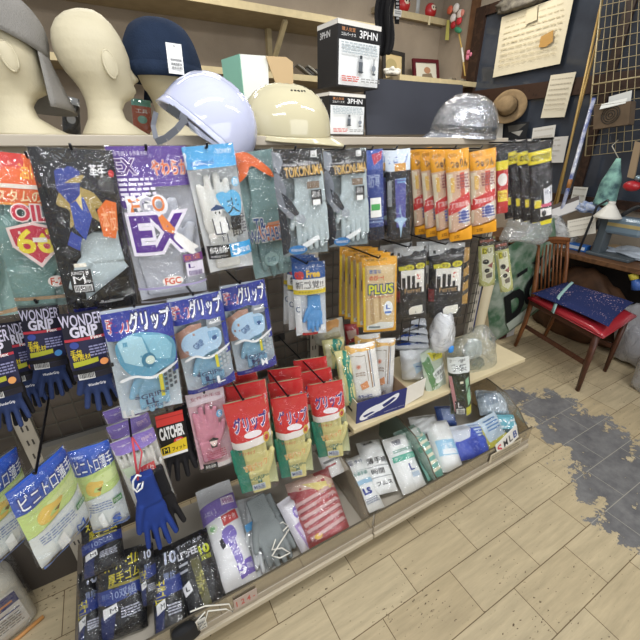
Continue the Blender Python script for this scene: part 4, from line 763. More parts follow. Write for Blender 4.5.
GR = [('header', [P([(0, 0), (1, 0), (1, .36), (0, .40)], 'cf2f34'), T('グリップ', .54, .22, .82, .13, 'f2e4ec', -.03, .08), T('グリップ', .54, .22, .82, .13, '3a2f86', -.03, .03), E(.55, .32, .22, .03, 'efe6ea'), P([(0, .385), (1, .345), (1, .415), (0, .46)], 'efe9e6'), E(.86, .385, .085, .05, 'd6b84a'), E(.86, .385, .05, .03, 'c03a34')]),
      ('printed_front', [T('ソフトタイプ', .32, .49, .4, .035, 'd0503a'), T('3双パック', .48, .645, .62, .075, 'f0e2b0', -.22, .07), T('3双パック', .48, .645, .62, .075, 'e08a2a', -.22, .03), T('=GRIP=', .5, .79, .5, .04, '2f6a5a', -.05, .02), T('M', .5, .835, .1, .04, '2f6a5a'), R(.28, .86, .62, .95, 'd3dde4'), T('M', .36, .90, .08, .05, '5a6a9a')] + lines(.42, .87, .6, .94, 4, '7a86ac', 3))]
def redgrip(lb, q, Y, sd): return pack('glove_pack', lb, q, Y, seed=sd, thick=.045, head=.3, parts=GR, back='c9d0a8', gloves=[('flat', .2, .34, 1.02, 1.02, YELG, True, .55), ('flat', -.08, .42, .5, 1.0, GREENG, True, .25)], fm=film('ffffff', .05, .16, .06, 0, .9, 22))
g1 = redgrip('red headed yellow and green grip pack beside the pink pack', [(222, 404), (265, 394), (279, 483), (243, 491)], .74, 45)
g2 = redgrip('red headed yellow and green grip pack in the middle of the front three', [(270, 400), (307, 391), (313, 470), (283, 478)], .76, 46)
g3 = redgrip('red headed yellow and green grip pack touching the shoe box', [(307, 387), (342, 377), (350, 450), (320, 458)], .78, 47)
move_copy(g1, (.012, .05, .012), 'red headed grip pack directly behind the one beside the pink pack', .03)
move_copy(g1, (.024, .10, .018), 'red headed grip pack hindmost below the blue size L bag', -.03)
move_copy(g2, (.012, .05, .016), 'red headed grip pack directly behind the middle front one')
move_copy(g2, (.02, .10, .026), 'red headed grip pack hindmost below the blue size M bag', .04)
move_copy(g3, (.0, .05, .016), 'red headed grip pack directly behind the one touching the shoe box', -.03)
move_copy(g3, (-.004, .10, .03), 'red headed grip pack hindmost below the yellow striped blue packs', .02)

# ================================================================== wire hooks that carry the packs
HK = mat('26262a', .3, .5, .6)
def hook(x, z, y, lb):
    r = thing('display_hook', lb, 'hook', Matrix.Translation((x, BY - .02, z)), 'display hooks on the wire mesh')
    one('wire', lambda b: b.tube([(0, .004, 0), (0, -(BY - .02 - y) + .006, .004), (0, -(BY - .02 - y), .012)], .0024, HK, 6), r)
    one('back_plate', lambda b: b.box((-.02, .004, -.012), (.02, .008, .012), HK), r)
for px, py, Y, lb in ((28, 160, .80, 'black wire hook through the orange shield bag header'), (72, 152, .76, 'black wire hook holding the black crested bag'), (147, 152, .77, 'black wire hook holding the purple lettered grey bag'), (208, 150, .74, 'black wire hook holding the cartoon workman bag'), (296, 152, .78, 'black wire hook holding the first gold lettered bag'), (345, 151, .78, 'black wire hook holding the second gold lettered bag'), (373, 151, .87, 'black wire hook holding the dark blue packs'), (397, 151, .85, 'black wire hook holding the star printed pack'), (456, 150, .81, 'black wire hook holding the stack of yellow headed packs'), (482, 150, .81, 'black wire hook under the silver helmet'), (539, 143, .82, 'black wire hook holding the black packs'),
        (37, 306, .79, 'black wire hook holding the blue dotted navy glove'), (78, 312, .73, 'black wire hook holding the orange dotted navy glove'), (135, 310, .71, 'black wire hook holding the size LL bag'), (194, 298, .73, 'black wire hook holding the size L bag'), (241, 286, .75, 'black wire hook holding the size M bag'), (308, 266, .82, 'black wire hook holding the blue striped header packs'), (380, 260, .79, 'black wire hook holding the yellow bordered packs'), (410, 249, .85, 'black wire hook holding the left leather glove pack'), (447, 246, .82, 'black wire hook holding the right leather glove pack'),
        (36, 478, .62, 'black wire hook through the size M thin glove pack'), (132, 440, .70, 'black wire hook with the red cord'), (168, 414, .77, 'black wire hook holding the carded black glove'), (205, 396, .75, 'black wire hook holding the pink pack'), (244, 403, .71, 'black wire hook holding the red pack beside the pink one'), (289, 399, .73, 'black wire hook holding the middle red packs'), (325, 385, .75, 'black wire hook holding the red packs by the shoe box'), (486, 240, .92, 'black wire hook holding the olive packs')):
    p = V(px, py, Y); hook(p.x, p.z, Y, lb)

# ================================================================== packs lying in the base bins
FB = film('ffffff', .055, .18, .06, 0, 1.0, 20)
def black10(lb, q, z, sd, rot=0, big=True):
    it = [R(0, 0, 1, 1, '17181c'), P([(0, .42), (1, .36), (1, .54), (0, .60)], '263a86'), P([(.08, .70), (.4, .66), (.3, .98), (.05, .98)], '1e2a5e')]
    it += [T('スーパーゴム', .56, .13, .74, .13, 'e2d320', -.06, .03), T('厚手ゴム', .60, .29, .66, .13, 'e2d320', -.06, .03), R(.26, .365, .92, .40, '9a9030'), T('10双組', .58, .48, .5, .10, '93a5d0', -.06, .02), T('背抜', .2, .48, .18, .06, '7086c0')] if big else \
          [T('天然ゴム', .26, .5, .62, .16, 'e2d320', PI / 2, .03), T('10', .68, .16, .36, .13, 'c9d0e4', 0, .03), T('背抜', .62, .36, .4, .08, '8fa0cc')]
    it += [P([(.12, .62), (.42, .58), (.44, .68), (.14, .73)], 'e8e8e8'), T('M', .34, .65, .13, .055, '1a1a1a', -.06, .05)] + lines(.5, .66, .9, .78, 4, 'b9bccb', sd)
    return pack('glove_pack', lb, q, 1, z=z, seed=sd, thick=.05, head=.06, wr=.004, parts=[('printed_front', it)], back='1c1d22', fm=FB)
black10('black and blue ten pair pack lying hindmost under the size S vinyl pack', [(80, 520), (120, 515), (126, 568), (84, 577)], (.34, .27), 70)
black10('black and blue ten pair pack with white M label, on top in the left bin', [(100, 558), (138, 544), (152, 622), (96, 648)], (.28, .13), 71)
black10('black and blue ten pair pack mostly under the M labelled one', [(79, 572), (102, 566), (106, 652), (78, 655)], (.20, .13), 72, big=False)
black10('narrow black ten pair pack wedged right of the M labelled one', [(136, 548), (153, 542), (160, 600), (143, 607)], (.28, .18), 73, big=False)
black10('black ten pair pack with vertical yellow lettering beside the striped black pack', [(150, 550), (180, 543), (188, 632), (156, 647)], (.24, .135), 74, big=False)
pack('glove_pack', 'black pack with yellow 10 and pale stripes beside the purple 5 pack', [(170, 545), (207, 526), (228, 607), (192, 626)], 1, z=(.25, .135), seed=75, thick=.05, head=.05, wr=.004, back='1a1a1e', fm=FB, parts=[('printed_front', [R(0, 0, 1, 1, '18181c'), T('すべり止め', .45, .1, .7, .06, 'b9bcc8', 0, .02), T('LEEFEE-O', .45, .21, .74, .08, 'dcdde4', 0, .03), R(.0, .3, .3, .33, 'c9cad2'), R(.0, .38, .26, .41, 'c9cad2'), T('10', .78, .25, .26, .10, 'cdd63a', 0, .05), T('双組', .78, .35, .28, .06, 'cdd63a'), P([(.36, .30), (.60, .30), (.62, .92), (.42, .92)], '5d5a34'), T('ブラックホーク', .50, .6, .52, .12, 'c9c46a', PI / 2, .02), P([(.02, .56), (.22, .52), (.26, .64), (.05, .68)], 'e4e4e6'), T('L', .14, .6, .08, .05, '222222')])])
PUR5 = [('band', [R(0, .0, 1, 1, 'e3e3e4'), P([(0, .20), (1, .15), (1, .32), (0, .38)], '8d77c4'), T('ふだん着', .26, .285, .34, .05, 'f0ecf6'), R(.6, .18, .95, .26, 'e6d5e8'), T('特価', .78, .225, .28, .05, 'a85a9a'), E(.22, .44, .14, .045, 'dde6d4'), E(.22, .44, .07, .025, '8fbf8a'), P([(.50, .36), (.92, .33), (.95, .43), (.52, .46)], 'cf4a4a'), T('得々市', .72, .395, .34, .06, 'f4dede'), P([(.44, .50), (.70, .47), (.80, .56), (.72, .64), (.78, .80), (.62, .84), (.54, .66), (.42, .60)], '7a68bc'), T('日本一ふだ軍手', .68, .67, .46, .10, 'f0ecf8', PI / 2.1, .03), P([(.3, .58), (.4, .55), (.46, .64), (.36, .66)], '2c2c34'), P([(.58, .84), (1, .80), (1, .94), (.62, .96)], '7d69bc'), T('5', .70, .875, .16, .09, 'f4f2fa', 0, .05), T('双組', .9, .875, .16, .05, 'f4f2fa')])]
pack('glove_pack', 'white cotton glove pack with purple bands and a big 5, in the left bin', [(194, 489), (231, 483), (257, 578), (220, 597)], 1, z=(.27, .14), seed=76, thick=.06, head=.15, wr=.003, parts=PUR5, back='d9d9da', fm=FB)
pack('glove_pack', 'plain clear pack of pale grey gloves with small blue mark, beside the 5 pack', [(233, 500), (262, 494), (279, 568), (248, 584)], 1, z=(.22, .14), seed=77, thick=.045, head=.1, wr=.003, back='cfd1d2', fm=FB, parts=[('printed_front', [P([(.2, .38), (.5, .36), (.52, .46), (.24, .48)], '5aa3d8'), T('SG', .55, .58, .16, .08, '3a3a44', .3)])], gloves=[('flat', .08, .05, .95, .98, mat('cfd2d3', .8, .2, bump=.3, bscale=300), False, .8)])
M, w, h = frame([(240, 505), (270, 498), (296, 560), (268, 575)], 1, 1, (.25, .145))
gg = thing('work_glove', 'loose grey cloth gloves tied with white string beside the red bag', 'glove', M)
add_glove(gg, 'flat', w * 1.15, h * 1.05, .03, GREYF, (-.01, -.01, 0), False); add_glove(gg, 'flat', w * 1.1, h, .03, GREYF, (.016, .015, .004), False, 'second_glove')
one('white_string', lambda b: b.tube([F(x, y, .20) for x, y in ((271, 528), (283, 522), (288, 526), (276, 538), (272, 550), (282, 548), (290, 553), (280, 558), (272, 556), (282, 540), (289, 529))], .0026, mat('ece8dc', .7), 6), gg, mtx=M.inverted())
pack('glove_pack', 'small clear pack with purple print leaning against the red bag', [(276, 500), (297, 495), (325, 541), (300, 554)], 1, z=(.25, .145), seed=78, thick=.04, head=.1, wr=.004, back='d8d4dc', fm=FB, parts=[('printed_front', [R(0, .0, 1, 1, 'dcd9e0'), P([(.2, .1), (.8, .08), (.85, .45), (.3, .5)], 'eceaf0'), E(.6, .32, .22, .12, '8d77c4'), T('軍手', .6, .32, .3, .1, 'f0ecf6'), P([(.2, .5), (.75, .46), (.8, .92), (.3, .95)], 'a98fc4'), P([(.3, .55), (.42, .53), (.5, .9), (.4, .92)], 'd9cfe2'), P([(.55, .52), (.64, .5), (.7, .88), (.62, .9)], 'd9cfe2')])])
REDP = [R(0, 0, 1, 1, 'b5474c'), P([(0, 0), (.6, .0), (1, .2), (1, .34), (.4, .2), (0, .16)], 'd9b7a6'), P([(.3, .1), (.8, .18), (1, .3), (.7, .34)], 'e0cf7a')]
for k in range(6): REDP += [P([(.04 + .02 * k, .34 + .1 * k), (.9, .25 + .1 * k), (.98, .30 + .1 * k), (.06 + .02 * k, .40 + .1 * k)], 'cfa9a6'), P([(.1, .385 + .1 * k), (.9, .30 + .1 * k), (.92, .315 + .1 * k), (.1, .405 + .1 * k)], '8e2f38')]
REDP += [E(.3, .86, .08, .04, 'e0b23a'), T('GRIP', .62, .42, .3, .05, 'c03a40', -.15)]
pack('glove_bundle', 'clear bag of stacked red and pale gloves beside the first clear divider', [(284, 480), (329, 472), (352, 533), (304, 549)], 1, z=(.28, .15), seed=79, thick=.10, head=.05, wr=.006, cat='glove bag', parts=[('printed_front', REDP)], back='a8434a', fm=film('ffffff', .08, .25, .07, .03, 1.0, 24))
pack('glove_pack', 'white card pack half hidden behind the red packs above the red bag', [(318, 455), (338, 449), (348, 470), (326, 480)], 1, z=(.30, .24), seed=80, thick=.02, back='e4e4e2', parts=[('printed_front', [R(0, 0, 1, 1, 'e9e7e3'), R(.1, .3, .9, .4, '888888'), R(.1, .5, .6, .58, 'b05a5a')])])
def whitep(lb, q, z, sd, items, th=.055): return pack('glove_pack', lb, q, 1, z=z, seed=sd, thick=th, head=.06, wr=.004, back='e6e8e6', fm=FB, parts=[('printed_front', [R(0, 0, 1, 1, 'eceeec')] + items)])
LS = lambda a: [R(.12, .07, .42, .2, 'f6f6f6')] + barcode(.15, .09, .38, .18, 5, '444a66') + [T(a, .68, .14, .4, .06, '3a4a86'), R(.08, .3, .92, .31, 'b9c2c0'), T('作業手袋', .5, .36, .7, .07, '3f8f86', 0, .03), R(.1, .47, .92, .55, '9fc4dc'), T('LS', .45, .68, .34, .1, '2f3f96', 0, .05)] + lines(.2, .8, .8, .9, 3, '8a93a8', 4)
whitep('white glove pack marked LS, leftmost in the right bin', [(341, 462), (359, 455), (385, 506), (364, 517)], (.22, .14), 81, LS('ラック'))
whitep('white glove pack with large black characters, second in the right bin', [(356, 445), (379, 438), (397, 489), (374, 499)], (.24, .15), 82, [R(.15, .0, .6, .12, 'dfe2e2')] + barcode(.2, .02, .55, .1, 7) + [T('薄手綿', .5, .42, .8, .11, '24262c', 0, .04), R(.06, .52, .95, .53, '8a8f96'), T('時間', .4, .62, .5, .1, '24262c', 0, .04), R(.06, .72, .95, .73, '8a8f96'), T('フムス', .5, .84, .6, .07, '44464c')])
whitep('white glove pack with green band marked L, third in the right bin', [(382, 440), (404, 434), (427, 484), (403, 498)], (.26, .14), 83, [R(.2, .06, .6, .2, 'f8f8f8')] + barcode(.25, .08, .55, .18, 3, '444a66') + [R(.06, .36, .95, .46, '58b098'), T('ケンコロン', .5, .41, .8, .06, 'e6f4ee'), T('L', .6, .60, .2, .12, '2f3f96', 0, .06), R(.5, .7, .8, .78, 'b9c8d6')] + lines(.15, .26, .9, .32, 2, '6aa596', 4))
pack('glove_pack', 'teal and cream striped gloves sloping against the greenish divider', [(406, 436), (424, 430), (442, 474), (430, 482)], 1, z=(.25, .15), seed=84, thick=.04, wr=.004, back='7fb5a8', fm=FB, parts=[('printed_front', [R(0, 0, 1, 1, '79b3a6')] + [P([(.1, .1 + .15 * k), (.9, .04 + .15 * k), (.92, .10 + .15 * k), (.1, .17 + .15 * k)], 'e4dfc4') for k in range(6)])])
whitep('lumpy white roll of cotton gloves with pale blue label, mid right bin', [(424, 423), (446, 420), (463, 467), (440, 477)], (.25, .14), 85, [R(.1, .42, .9, .72, '9ccbe6'), T('軍手', .5, .55, .4, .12, 'f6fafc', 0, .04), R(.25, .6, .8, .7, 'eef3f6')], .08)
pack('glove_pack', 'blue wrapped pack with white striped corner, right of the white roll', [(450, 428), (478, 421), (490, 452), (461, 464)], 1, z=(.24, .15), seed=86, thick=.06, wr=.005, back='3a4fb0', fm=FB, parts=[('printed_front', [R(0, 0, 1, 1, '3d52b8'), P([(0, 0), (.6, 0), (.4, .4), (0, .5)], 'd3d9e4'), P([(.5, .0), (1, .0), (1, .4), (.7, .42)], 'c9d9ea')] + [R(.55, .06 + .09 * k, .95, .10 + .09 * k, '4a6ac0') for k in range(4)] + [P([(.3, .5), (.6, .42), (.64, .9), (.4, .95)], '2f43a6'), P([(.62, .5), (.95, .42), (.95, .8), (.7, .86)], '4a60c4')])])
pack('glove_pack', 'pale blue and yellow bordered pack behind the size card', [(474, 420), (494, 414), (512, 440), (488, 452)], 1, z=(.24, .15), seed=87, thick=.04, wr=.004, back='c6d6dc', fm=FB, parts=[('printed_front', [R(0, 0, 1, 1, 'c9dae6'), P([(0, .75), (1, .7), (1, 1), (0, 1)], 'd8d05a'), P([(.0, .1), (.1, .1), (.1, 1), (0, 1)], 'd8d05a')] + [R(.25, .1 + .1 * k, .8, .14 + .1 * k, '5a8ac4') for k in range(4)] + [R(.3, .82, .8, .92, '4a9a6a')])])
pack('glove_pack', 'teal printed pack under the SML size card at the right bin end', [(489, 417), (513, 413), (518, 431), (495, 437)], 1, z=(.22, .17), seed=88, thick=.05, wr=.003, back='6ab4c4', fm=FB, parts=[('printed_front', [R(0, 0, 1, 1, '6fb6c6'), T('エンブ', .5, .5, .8, .5, 'e9f4f6', 0, .05), R(0, .8, 1, 1, '3a5a66')])])
pack('glove_pack', 'silvery clear pack with blue tint at the back of the right bin', [(475, 394), (503, 389), (508, 412), (482, 420)], 1, z=(.27, .2), seed=89, thick=.07, wr=.007, back='b9cbd8', fm=film('f4f8fb', .2, .55, .1, .15, 1, 30), parts=[('printed_front', [R(0, 0, 1, 1, 'c3d2dc'), P([(.1, .2), (.5, .1), (.6, .5), (.2, .7)], '8fa9bf'), P([(.6, .5), (.9, .4), (.9, .8), (.5, .9)], 'dfe8ee')])])
pack('glove_pack', 'clear bundle of pale gloves at the back under the cream board', [(392, 432), (418, 424), (426, 445), (402, 452)], 1, z=(.26, .2), seed=90, thick=.05, wr=.006, back='a8bdb5', fm=FB, parts=[('printed_front', [R(0, 0, 1, 1, '8fb0a4'), P([(.2, .2), (.9, .1), (.8, .6), (.3, .7)], 'd0d8d2')])])
pack('glove_pack', 'blue boxed pack at the back of the right bin under the board', [(434, 409), (452, 404), (456, 424), (440, 428)], 1, z=(.25, .2), seed=91, thick=.05, wr=.003, back='4a5f9a', fm=FB, parts=[('printed_front', [R(0, 0, 1, 1, '4a64a6'), R(.2, .2, .8, .8, '8a9cc4')])])
pack('glove_pack', 'crumpled white pack at the back between board and blue boxed pack', [(408, 420), (434, 412), (438, 430), (414, 438)], 1, z=(.27, .22), seed=92, thick=.06, wr=.007, back='d5d8d8', fm=FB, parts=[('printed_front', [R(0, 0, 1, 1, 'dadcdc')])])
card('size_card', 'white handwritten size card reading SMLB at the right bin end', 'card', [V(494.5, 441, .648), V(517, 429.5, .648), V(519.5, 441, .648), V(497, 453, .648)], .002, [T('S', .14, .5, .16, .55, 'd8485a', 0, .03), T('M', .42, .5, .17, .5, '4a4a50', 0, .02), T('L', .66, .5, .13, .5, '4a4a50', 0, .02), T('B', .87, .5, .15, .5, '3f5aa0', 0, .02)])
M = Matrix.Translation(V(183, 628, .64)); bt = thing('dark_pouch', 'black cloth pouch with white string hanging at the guard bottom', 'pouch', M)
one('pouch', lambda b: b.grid(lambda u, v: Vector((.03 * (1 + .3 * v) * math.cos(2 * PI * u), .012 * math.sin(2 * PI * u), .0 - .06 * v)), 20, 5, mat('17171a', .8), wrap=True, caps=True), bt)
one('white_string', lambda b: b.tube([V(x, y, .625) for x, y in ((190, 612), (205, 606), (229, 604), (233, 612), (226, 609), (208, 611), (205, 622), (199, 630), (196, 622), (205, 612))], .0018, mat('ece8dc', .7), 6), bt, mtx=M.inverted())

# ================================================================== on the loose middle board
A0 = Vector((.593, .800, ZB)); B0 = Vector((.800, .785, ZB)); dx = (B0 - A0).normalized(); dy = Vector((-dx.y, dx.x, 0)); BW = (B0 - A0).length; BH, BD = .088, .17
MX = Matrix((dx, dy, Vector((0, 0, 1)))).transposed().to_4x4(); MX.translation = A0
bx = thing('shoe_box', 'open navy and cream shoe box on the cream board holding long white packs', 'box', MX)
NV = mat('2a3270', .45, .4); CB = mat('d9cdb6', .7); IN = mat('a08468', .8)
b = MB(); b.box((0, 0, 0), (BW, .003, BH), NV); paint(b, [P([(.10, .62), (.20, .45), (.36, .36), (.46, .34), (.62, .22), (.80, .10), (.84, .2), (.78, .42), (.60, .58), (.46, .72), (.30, .86), (.12, .92), (.06, .8)], 'e9e9ee'), P([(.50, .46), (.72, .24), (.78, .3), (.66, .5), (.54, .6)], '2a3270'), P([(.12, .70), (.3, .62), (.36, .68), (.16, .80)], '2a3270'), P([(.2, .84), (.44, .7), (.46, .74), (.24, .88)], '2a3270'), T('worksafety-store', .76, .84, .42, .05, 'c9cce0', -.02)], BW, BH, lambda u, v: 0, eps=.0002, base=.0002, mk=lambda c: mat(c, .5, .4))
for v in b.bm.verts[8:]: v.co.x += BW / 2
b.obj('front_panel', bx)
one('left_panel', lambda b: b.box((0, .003, 0), (.003, BD, BH), CB), bx); one('right_panel', lambda b: b.box((BW - .003, .003, 0), (BW, BD, BH), IN), bx)
one('back_panel', lambda b: b.box((0, BD, 0), (BW, BD + .003, BH), IN), bx); one('bottom_panel', lambda b: b.box((.003, .003, 0), (BW - .003, BD, .003), IN), bx)
one('open_flap', lambda b: b.slab([(BW, .003, BH), (BW + .095, .012, BH + .008), (BW + .10, .02, .01), (BW, .006, .0)], .002, mat('ece8de', .6)), bx)
one('label', lambda b: b.box((-.0008, .03, .03), (0, .1, .04), mat('222226', .5)), bx)
LONG = [R(0, 0, 1, 1, 'f0efec'), P([(0, .0), (1, .02), (1, .10), (.4, .09), (0, .14)], 'e8b968'), R(.10, .16, .62, .17, '9a8a78'), R(.10, .16, .115, .88, 'b9a894'), R(.6, .16, .615, .62, '8a7a68'), R(.70, .06, .74, .74, 'a8856a'), R(.78, .06, .80, .74, '6a7a9a'), E(.34, .34, .09, .045, 'e9c9bc'), E(.34, .34, .05, .025, 'd8806a'), P([(.3, .66), (.56, .6), (.6, .72), (.34, .76)], 'e8a070'), T('カラービニ', .42, .88, .5, .06, '3a4a96', 0, .03), R(.1, .94, .8, .95, '9a9ab0')] + lines(.2, .44, .55, .52, 2, 'b9aaa0', 6)
def longp(lb, q, Y, sd): return pack('glove_pack', lb, q, Y, seed=sd, thick=.03, head=.06, wr=.003, back='eeedea', parts=[('printed_front', LONG)], fm=FB)
longp('long white pack with orange top stripe standing frontmost in the shoe box', [(345, 346), (374, 341), (382, 396), (354, 402)], .835, 93)
longp('long white pack with brown lines standing right in the shoe box', [(371, 340), (396, 336), (392, 394), (371, 398)], .875, 94)
longp('long white pack standing behind the orange striped one in the shoe box', [(354, 336), (380, 332), (383, 392), (360, 396)], .905, 95)
TY = [R(0, 0, 1, 1, 'e3dc9e'), P([(.5, 0), (.9, .1), (.75, .3), (.95, .5), (.75, .72), (.9, 1), (.4, 1), (.5, .6), (.35, .3)], '2f8f7c'), P([(.1, .1), (.3, .1), (.3, .9), (.1, .9)], 'efe9c4')]
pack('glove_pack', 'yellow and teal rubber gloves squeezed at the left end of the shoe box', [(334, 352), (350, 348), (357, 400), (344, 408)], .86, seed=96, thick=.035, wr=.006, parts=[('printed_front', TY)], back='d9d49a', fm=FB)
pack('glove_pack', 'yellow and teal rubber gloves leaning behind the red packs', [(322, 341), (343, 336), (347, 364), (326, 370)], .93, seed=97, thick=.04, wr=.006, parts=[('printed_front', TY)], back='d9d49a', fm=FB)
pack('glove_pack', 'clear pack with orange gloves below the blue striped header packs', [(312, 322), (342, 317), (345, 340), (316, 346)], .98, seed=98, thick=.05, wr=.007, parts=[('printed_front', [R(0, 0, 1, 1, 'd9d6c6'), P([(.2, .05), (.9, .0), (.8, .3), (.3, .35)], 'e0a45a'), P([(.3, .5), (.8, .4), (.9, .8), (.4, .9)], 'c9c2a0')])], back='cfcab8', fm=FB)
pack('glove_pack', 'red pack standing between clear orange gloves and the shoe box packs', [(344, 325), (358, 322), (360, 350), (347, 352)], .99, seed=99, thick=.03, parts=[('printed_front', [R(0, 0, 1, 1, 'b03038'), P([(.1, .2), (.8, .15), (.8, .4), (.2, .5)], 'e0c0b0'), R(.2, .6, .8, .7, '3a6a4a')])], back='8a2a30')
for k in range(4):
    y = 319 + 8.5 * k
    pack('glove_pack', ['flat white and blue pack on top of the pile beside the shoe box flap', 'flat white and blue pack second in the pile beside the flap', 'flat white and blue pack third in the pile beside the flap', 'flat white and blue pack at the bottom of the pile beside the flap'][k], [(393 - k, y - 3), (423 + k, y - 4), (428 + k, y + 5), (391 - k, y + 7)], 1, z=(.640 - .034 * k, .622 - .034 * k), seed=100 + k, thick=.035, head=.02, wr=.004, back='dfe3ea', fm=FB, parts=[('printed_front', [R(0, 0, 1, 1, 'e3e7ee'), P([(.15, .35), (.75, .1), (.95, .3), (.5, .7), (.2, .85)], '2f55b0'), P([(.4, .4), (.7, .25), (.6, .6)], 'd9e4f4')])])
pack('glove_pack', 'clear pack with pale blue print slumped inside the open flap', [(398, 352), (430, 346), (428, 374), (404, 382)], .90, seed=105, thick=.05, wr=.006, back='dfe3e4', fm=FB, parts=[('printed_front', [R(0, 0, 1, 1, 'e2e6e8'), P([(.4, .4), (.85, .25), (.9, .5), (.5, .7)], 'b3cfe4'), R(.5, .45, .8, .5, '4a7ac0')])])
pack('glove_pack', 'green and yellow printed pack sloping right of the cream flap', [(419, 346), (441, 350), (447, 388), (426, 393)], .86, .82, seed=106, thick=.03, wr=.004, back='8aa08a', fm=FB, parts=[('printed_front', [R(0, 0, 1, 1, 'b9c6b4'), P([(.3, .05), (.9, .15), (.9, .3), (.35, .24)], 'd8cf3c'), T('強力', .62, .17, .4, .09, '3a3a1a'), P([(0, .2), (.25, .1), (.5, .8), (.2, .9)], '5c8a5a'), P([(.3, .5), (.95, .4), (1, .7), (.4, .8)], 'e6ebe6'), T('作業用手袋', .66, .55, .6, .1, '2a3a3a', -.15), T('GLOVE', .66, .68, .5, .08, '3a4a4a', -.15)])])
film_bag('plastic_bag', 'puffy white plastic bag with blue tag below the second leather glove pack', 'plastic bag', V(442, 334, .815), (.05, .04, .085), film('f2f4f6', .12, .5, .12, .5, .9, 30), 3, inner=[('white_gloves', (.035, .035, .08), (0, 0, 0), mat('e9ebee', .8)), ('blue_tag', (.012, .006, .016), (.015, -.040, -.05), mat('3a8ad8', .5))])
film_bag('plastic_bag', 'big clear plastic bag with dark green gloves at the board right end', 'plastic bag', V(472, 355, .87), (.125, .07, .12), film('eef2f0', .11, .5, .08, .14, .9, 22), 7, inner=[('green_gloves', (.045, .03, .05), (.01, -.02, -.055), mat('3f5f42', .8, var=.3, vscale=30)), ('pale_gloves', (.05, .03, .05), (-.01, 0, .03), mat('c3cbc8', .8))])
pack('glove_pack', 'dark green glove pack with size L label hanging off the board edge', [(449, 358), (467, 355), (473, 410), (449, 419)], .765, seed=107, thick=.035, head=.2, wr=.004, back='4c5540', gloves=[('flat', .05, .2, .95, .95, mat('3f4a34', .85, .2, bump=.5, bscale=250, var=.4, vscale=60), True, .8)], parts=[('header', [R(0, 0, 1, .24, 'dfe4e2'), T('ミシン縫製', .5, .06, .8, .06, '33383a'), T('手袋', .5, .16, .7, .1, '2a2e30', 0, .03), P([(0, .3), (.15, .28), (.35, .85), (.2, .9)], 'c98a90'), P([(.75, .35), (.9, .3), (1, .7), (.85, .8)], '8fbf9a')]), ('size_label', [R(.22, .70, .72, .97, '15171a'), T('L', .46, .77, .2, .09, 'f2f2f2', 0, .06), R(.27, .84, .67, .95, 'e9ebe9')] + barcode(.3, .85, .64, .94, 8)), ('yellow_corner', [P([(.74, .82), (1, .78), (1, .95), (.74, .98)], 'c9c53a')]), ('price_sticker', [R(.5, .36, .66, .40, 'ece6cf')])])

# ================================================================== wooden chair
TEAK = mat('8a5530', .35, .5, var=.3, vscale=25, kind='wave'); TEAKD = mat('573222', .4, .5, var=.3, vscale=25)
MC = Matrix.Translation((2.29, .83, 0))
CQ = [Vector((0, 0)), Vector((.38, .03)), Vector((.16, .54)), Vector((.46, .50))]   # feet: the seat narrows to the back
def warp(o, M=Matrix()):
    for v in o.data.vertices:
        p = M @ v.co; u, w = p.x / .38, p.y / .53; q = CQ[0] * (1 - u) * (1 - w) + CQ[1] * u * (1 - w) + CQ[2] * (1 - u) * w + CQ[3] * u * w
        v.co = M.inverted() @ Vector((q.x, q.y, p.z))
ch = thing('wooden_chair', 'wooden chair with slatted back and red seat beside the work table', 'chair', MC)
one('leg', lambda b: b.tube([(0, 0, 0), (-.012, 0, .2), (-.02, .0, .40)], [.014, .018, .021], TEAKD, 10), ch)
one('leg', lambda b: b.tube([(.38, 0, 0), (.385, 0, .2), (.39, 0, .40)], [.014, .018, .021], TEAKD, 10), ch)
for x in (.005, .375):
    one('back_post', lambda b: b.tube([(x, .53, 0), (x, .50, .2), (x, .49, .42), (x * .96 + .01, .53, .62), (x * .94 + .012, .565, .755)], [.014, .018, .019, .016, .013], TEAK, 10), ch)
one('seat_frame', lambda b: (b.box((-.02, -.014, .365), (.40, .012, .405), TEAKD), b.box((-.03, 0, .365), (-.006, .49, .405), TEAKD), b.box((.386, 0, .365), (.41, .49, .405), TEAKD), b.box((0, .478, .365), (.38, .5, .405), TEAKD)), ch, bevel=.004)
def seat(b):
    def f(u, v):
        x = -.05 + .48 * u; y = -.045 + .54 * v; e = min(1, 6 * min(u, 1 - u)) * min(1, 6 * min(v, 1 - v)); return Vector((x, y, .415 + .03 * e ** .5))
    b.grid(f, 18, 18, RED); b.grid(lambda u, v: Vector((-.05 + .48 * (1 - u), -.045 + .54 * v, .406)), 3, 3, RED)
    for k in range(0): pass
RED = mat('b02c36', .3, .5, coat=.3, bump=.1, bscale=30)
one('seat', seat, ch, solid=.004)
one('top_rail', lambda b: b.grid(lambda u, v: Vector((-.012 + .39 * u, .56 + .03 * math.sin(PI * u) + .012 * v, .735 + .042 * (.5 + .5 * math.sin(2 * PI * v)) + .012 * math.sin(PI * u))), 14, 9, TEAK), ch, solid=.012)
for k in range(7):
    x = .05 + k * .046; one('back_slat', lambda b: b.tube([(x, .495, .43), (x, .53 + .015, .60), (x, .57 + .015, .745)], .0075, TEAK, 8), ch)
one('lower_back_rail', lambda b: b.box((0, .48, .425), (.38, .505, .455), TEAK), ch, bevel=.004)
one('stretcher', lambda b: b.box((.0, .02, .17), (.016, .5, .20), TEAKD), ch, bevel=.003); one('stretcher', lambda b: b.box((.372, .02, .17), (.388, .5, .20), TEAKD), ch, bevel=.003)
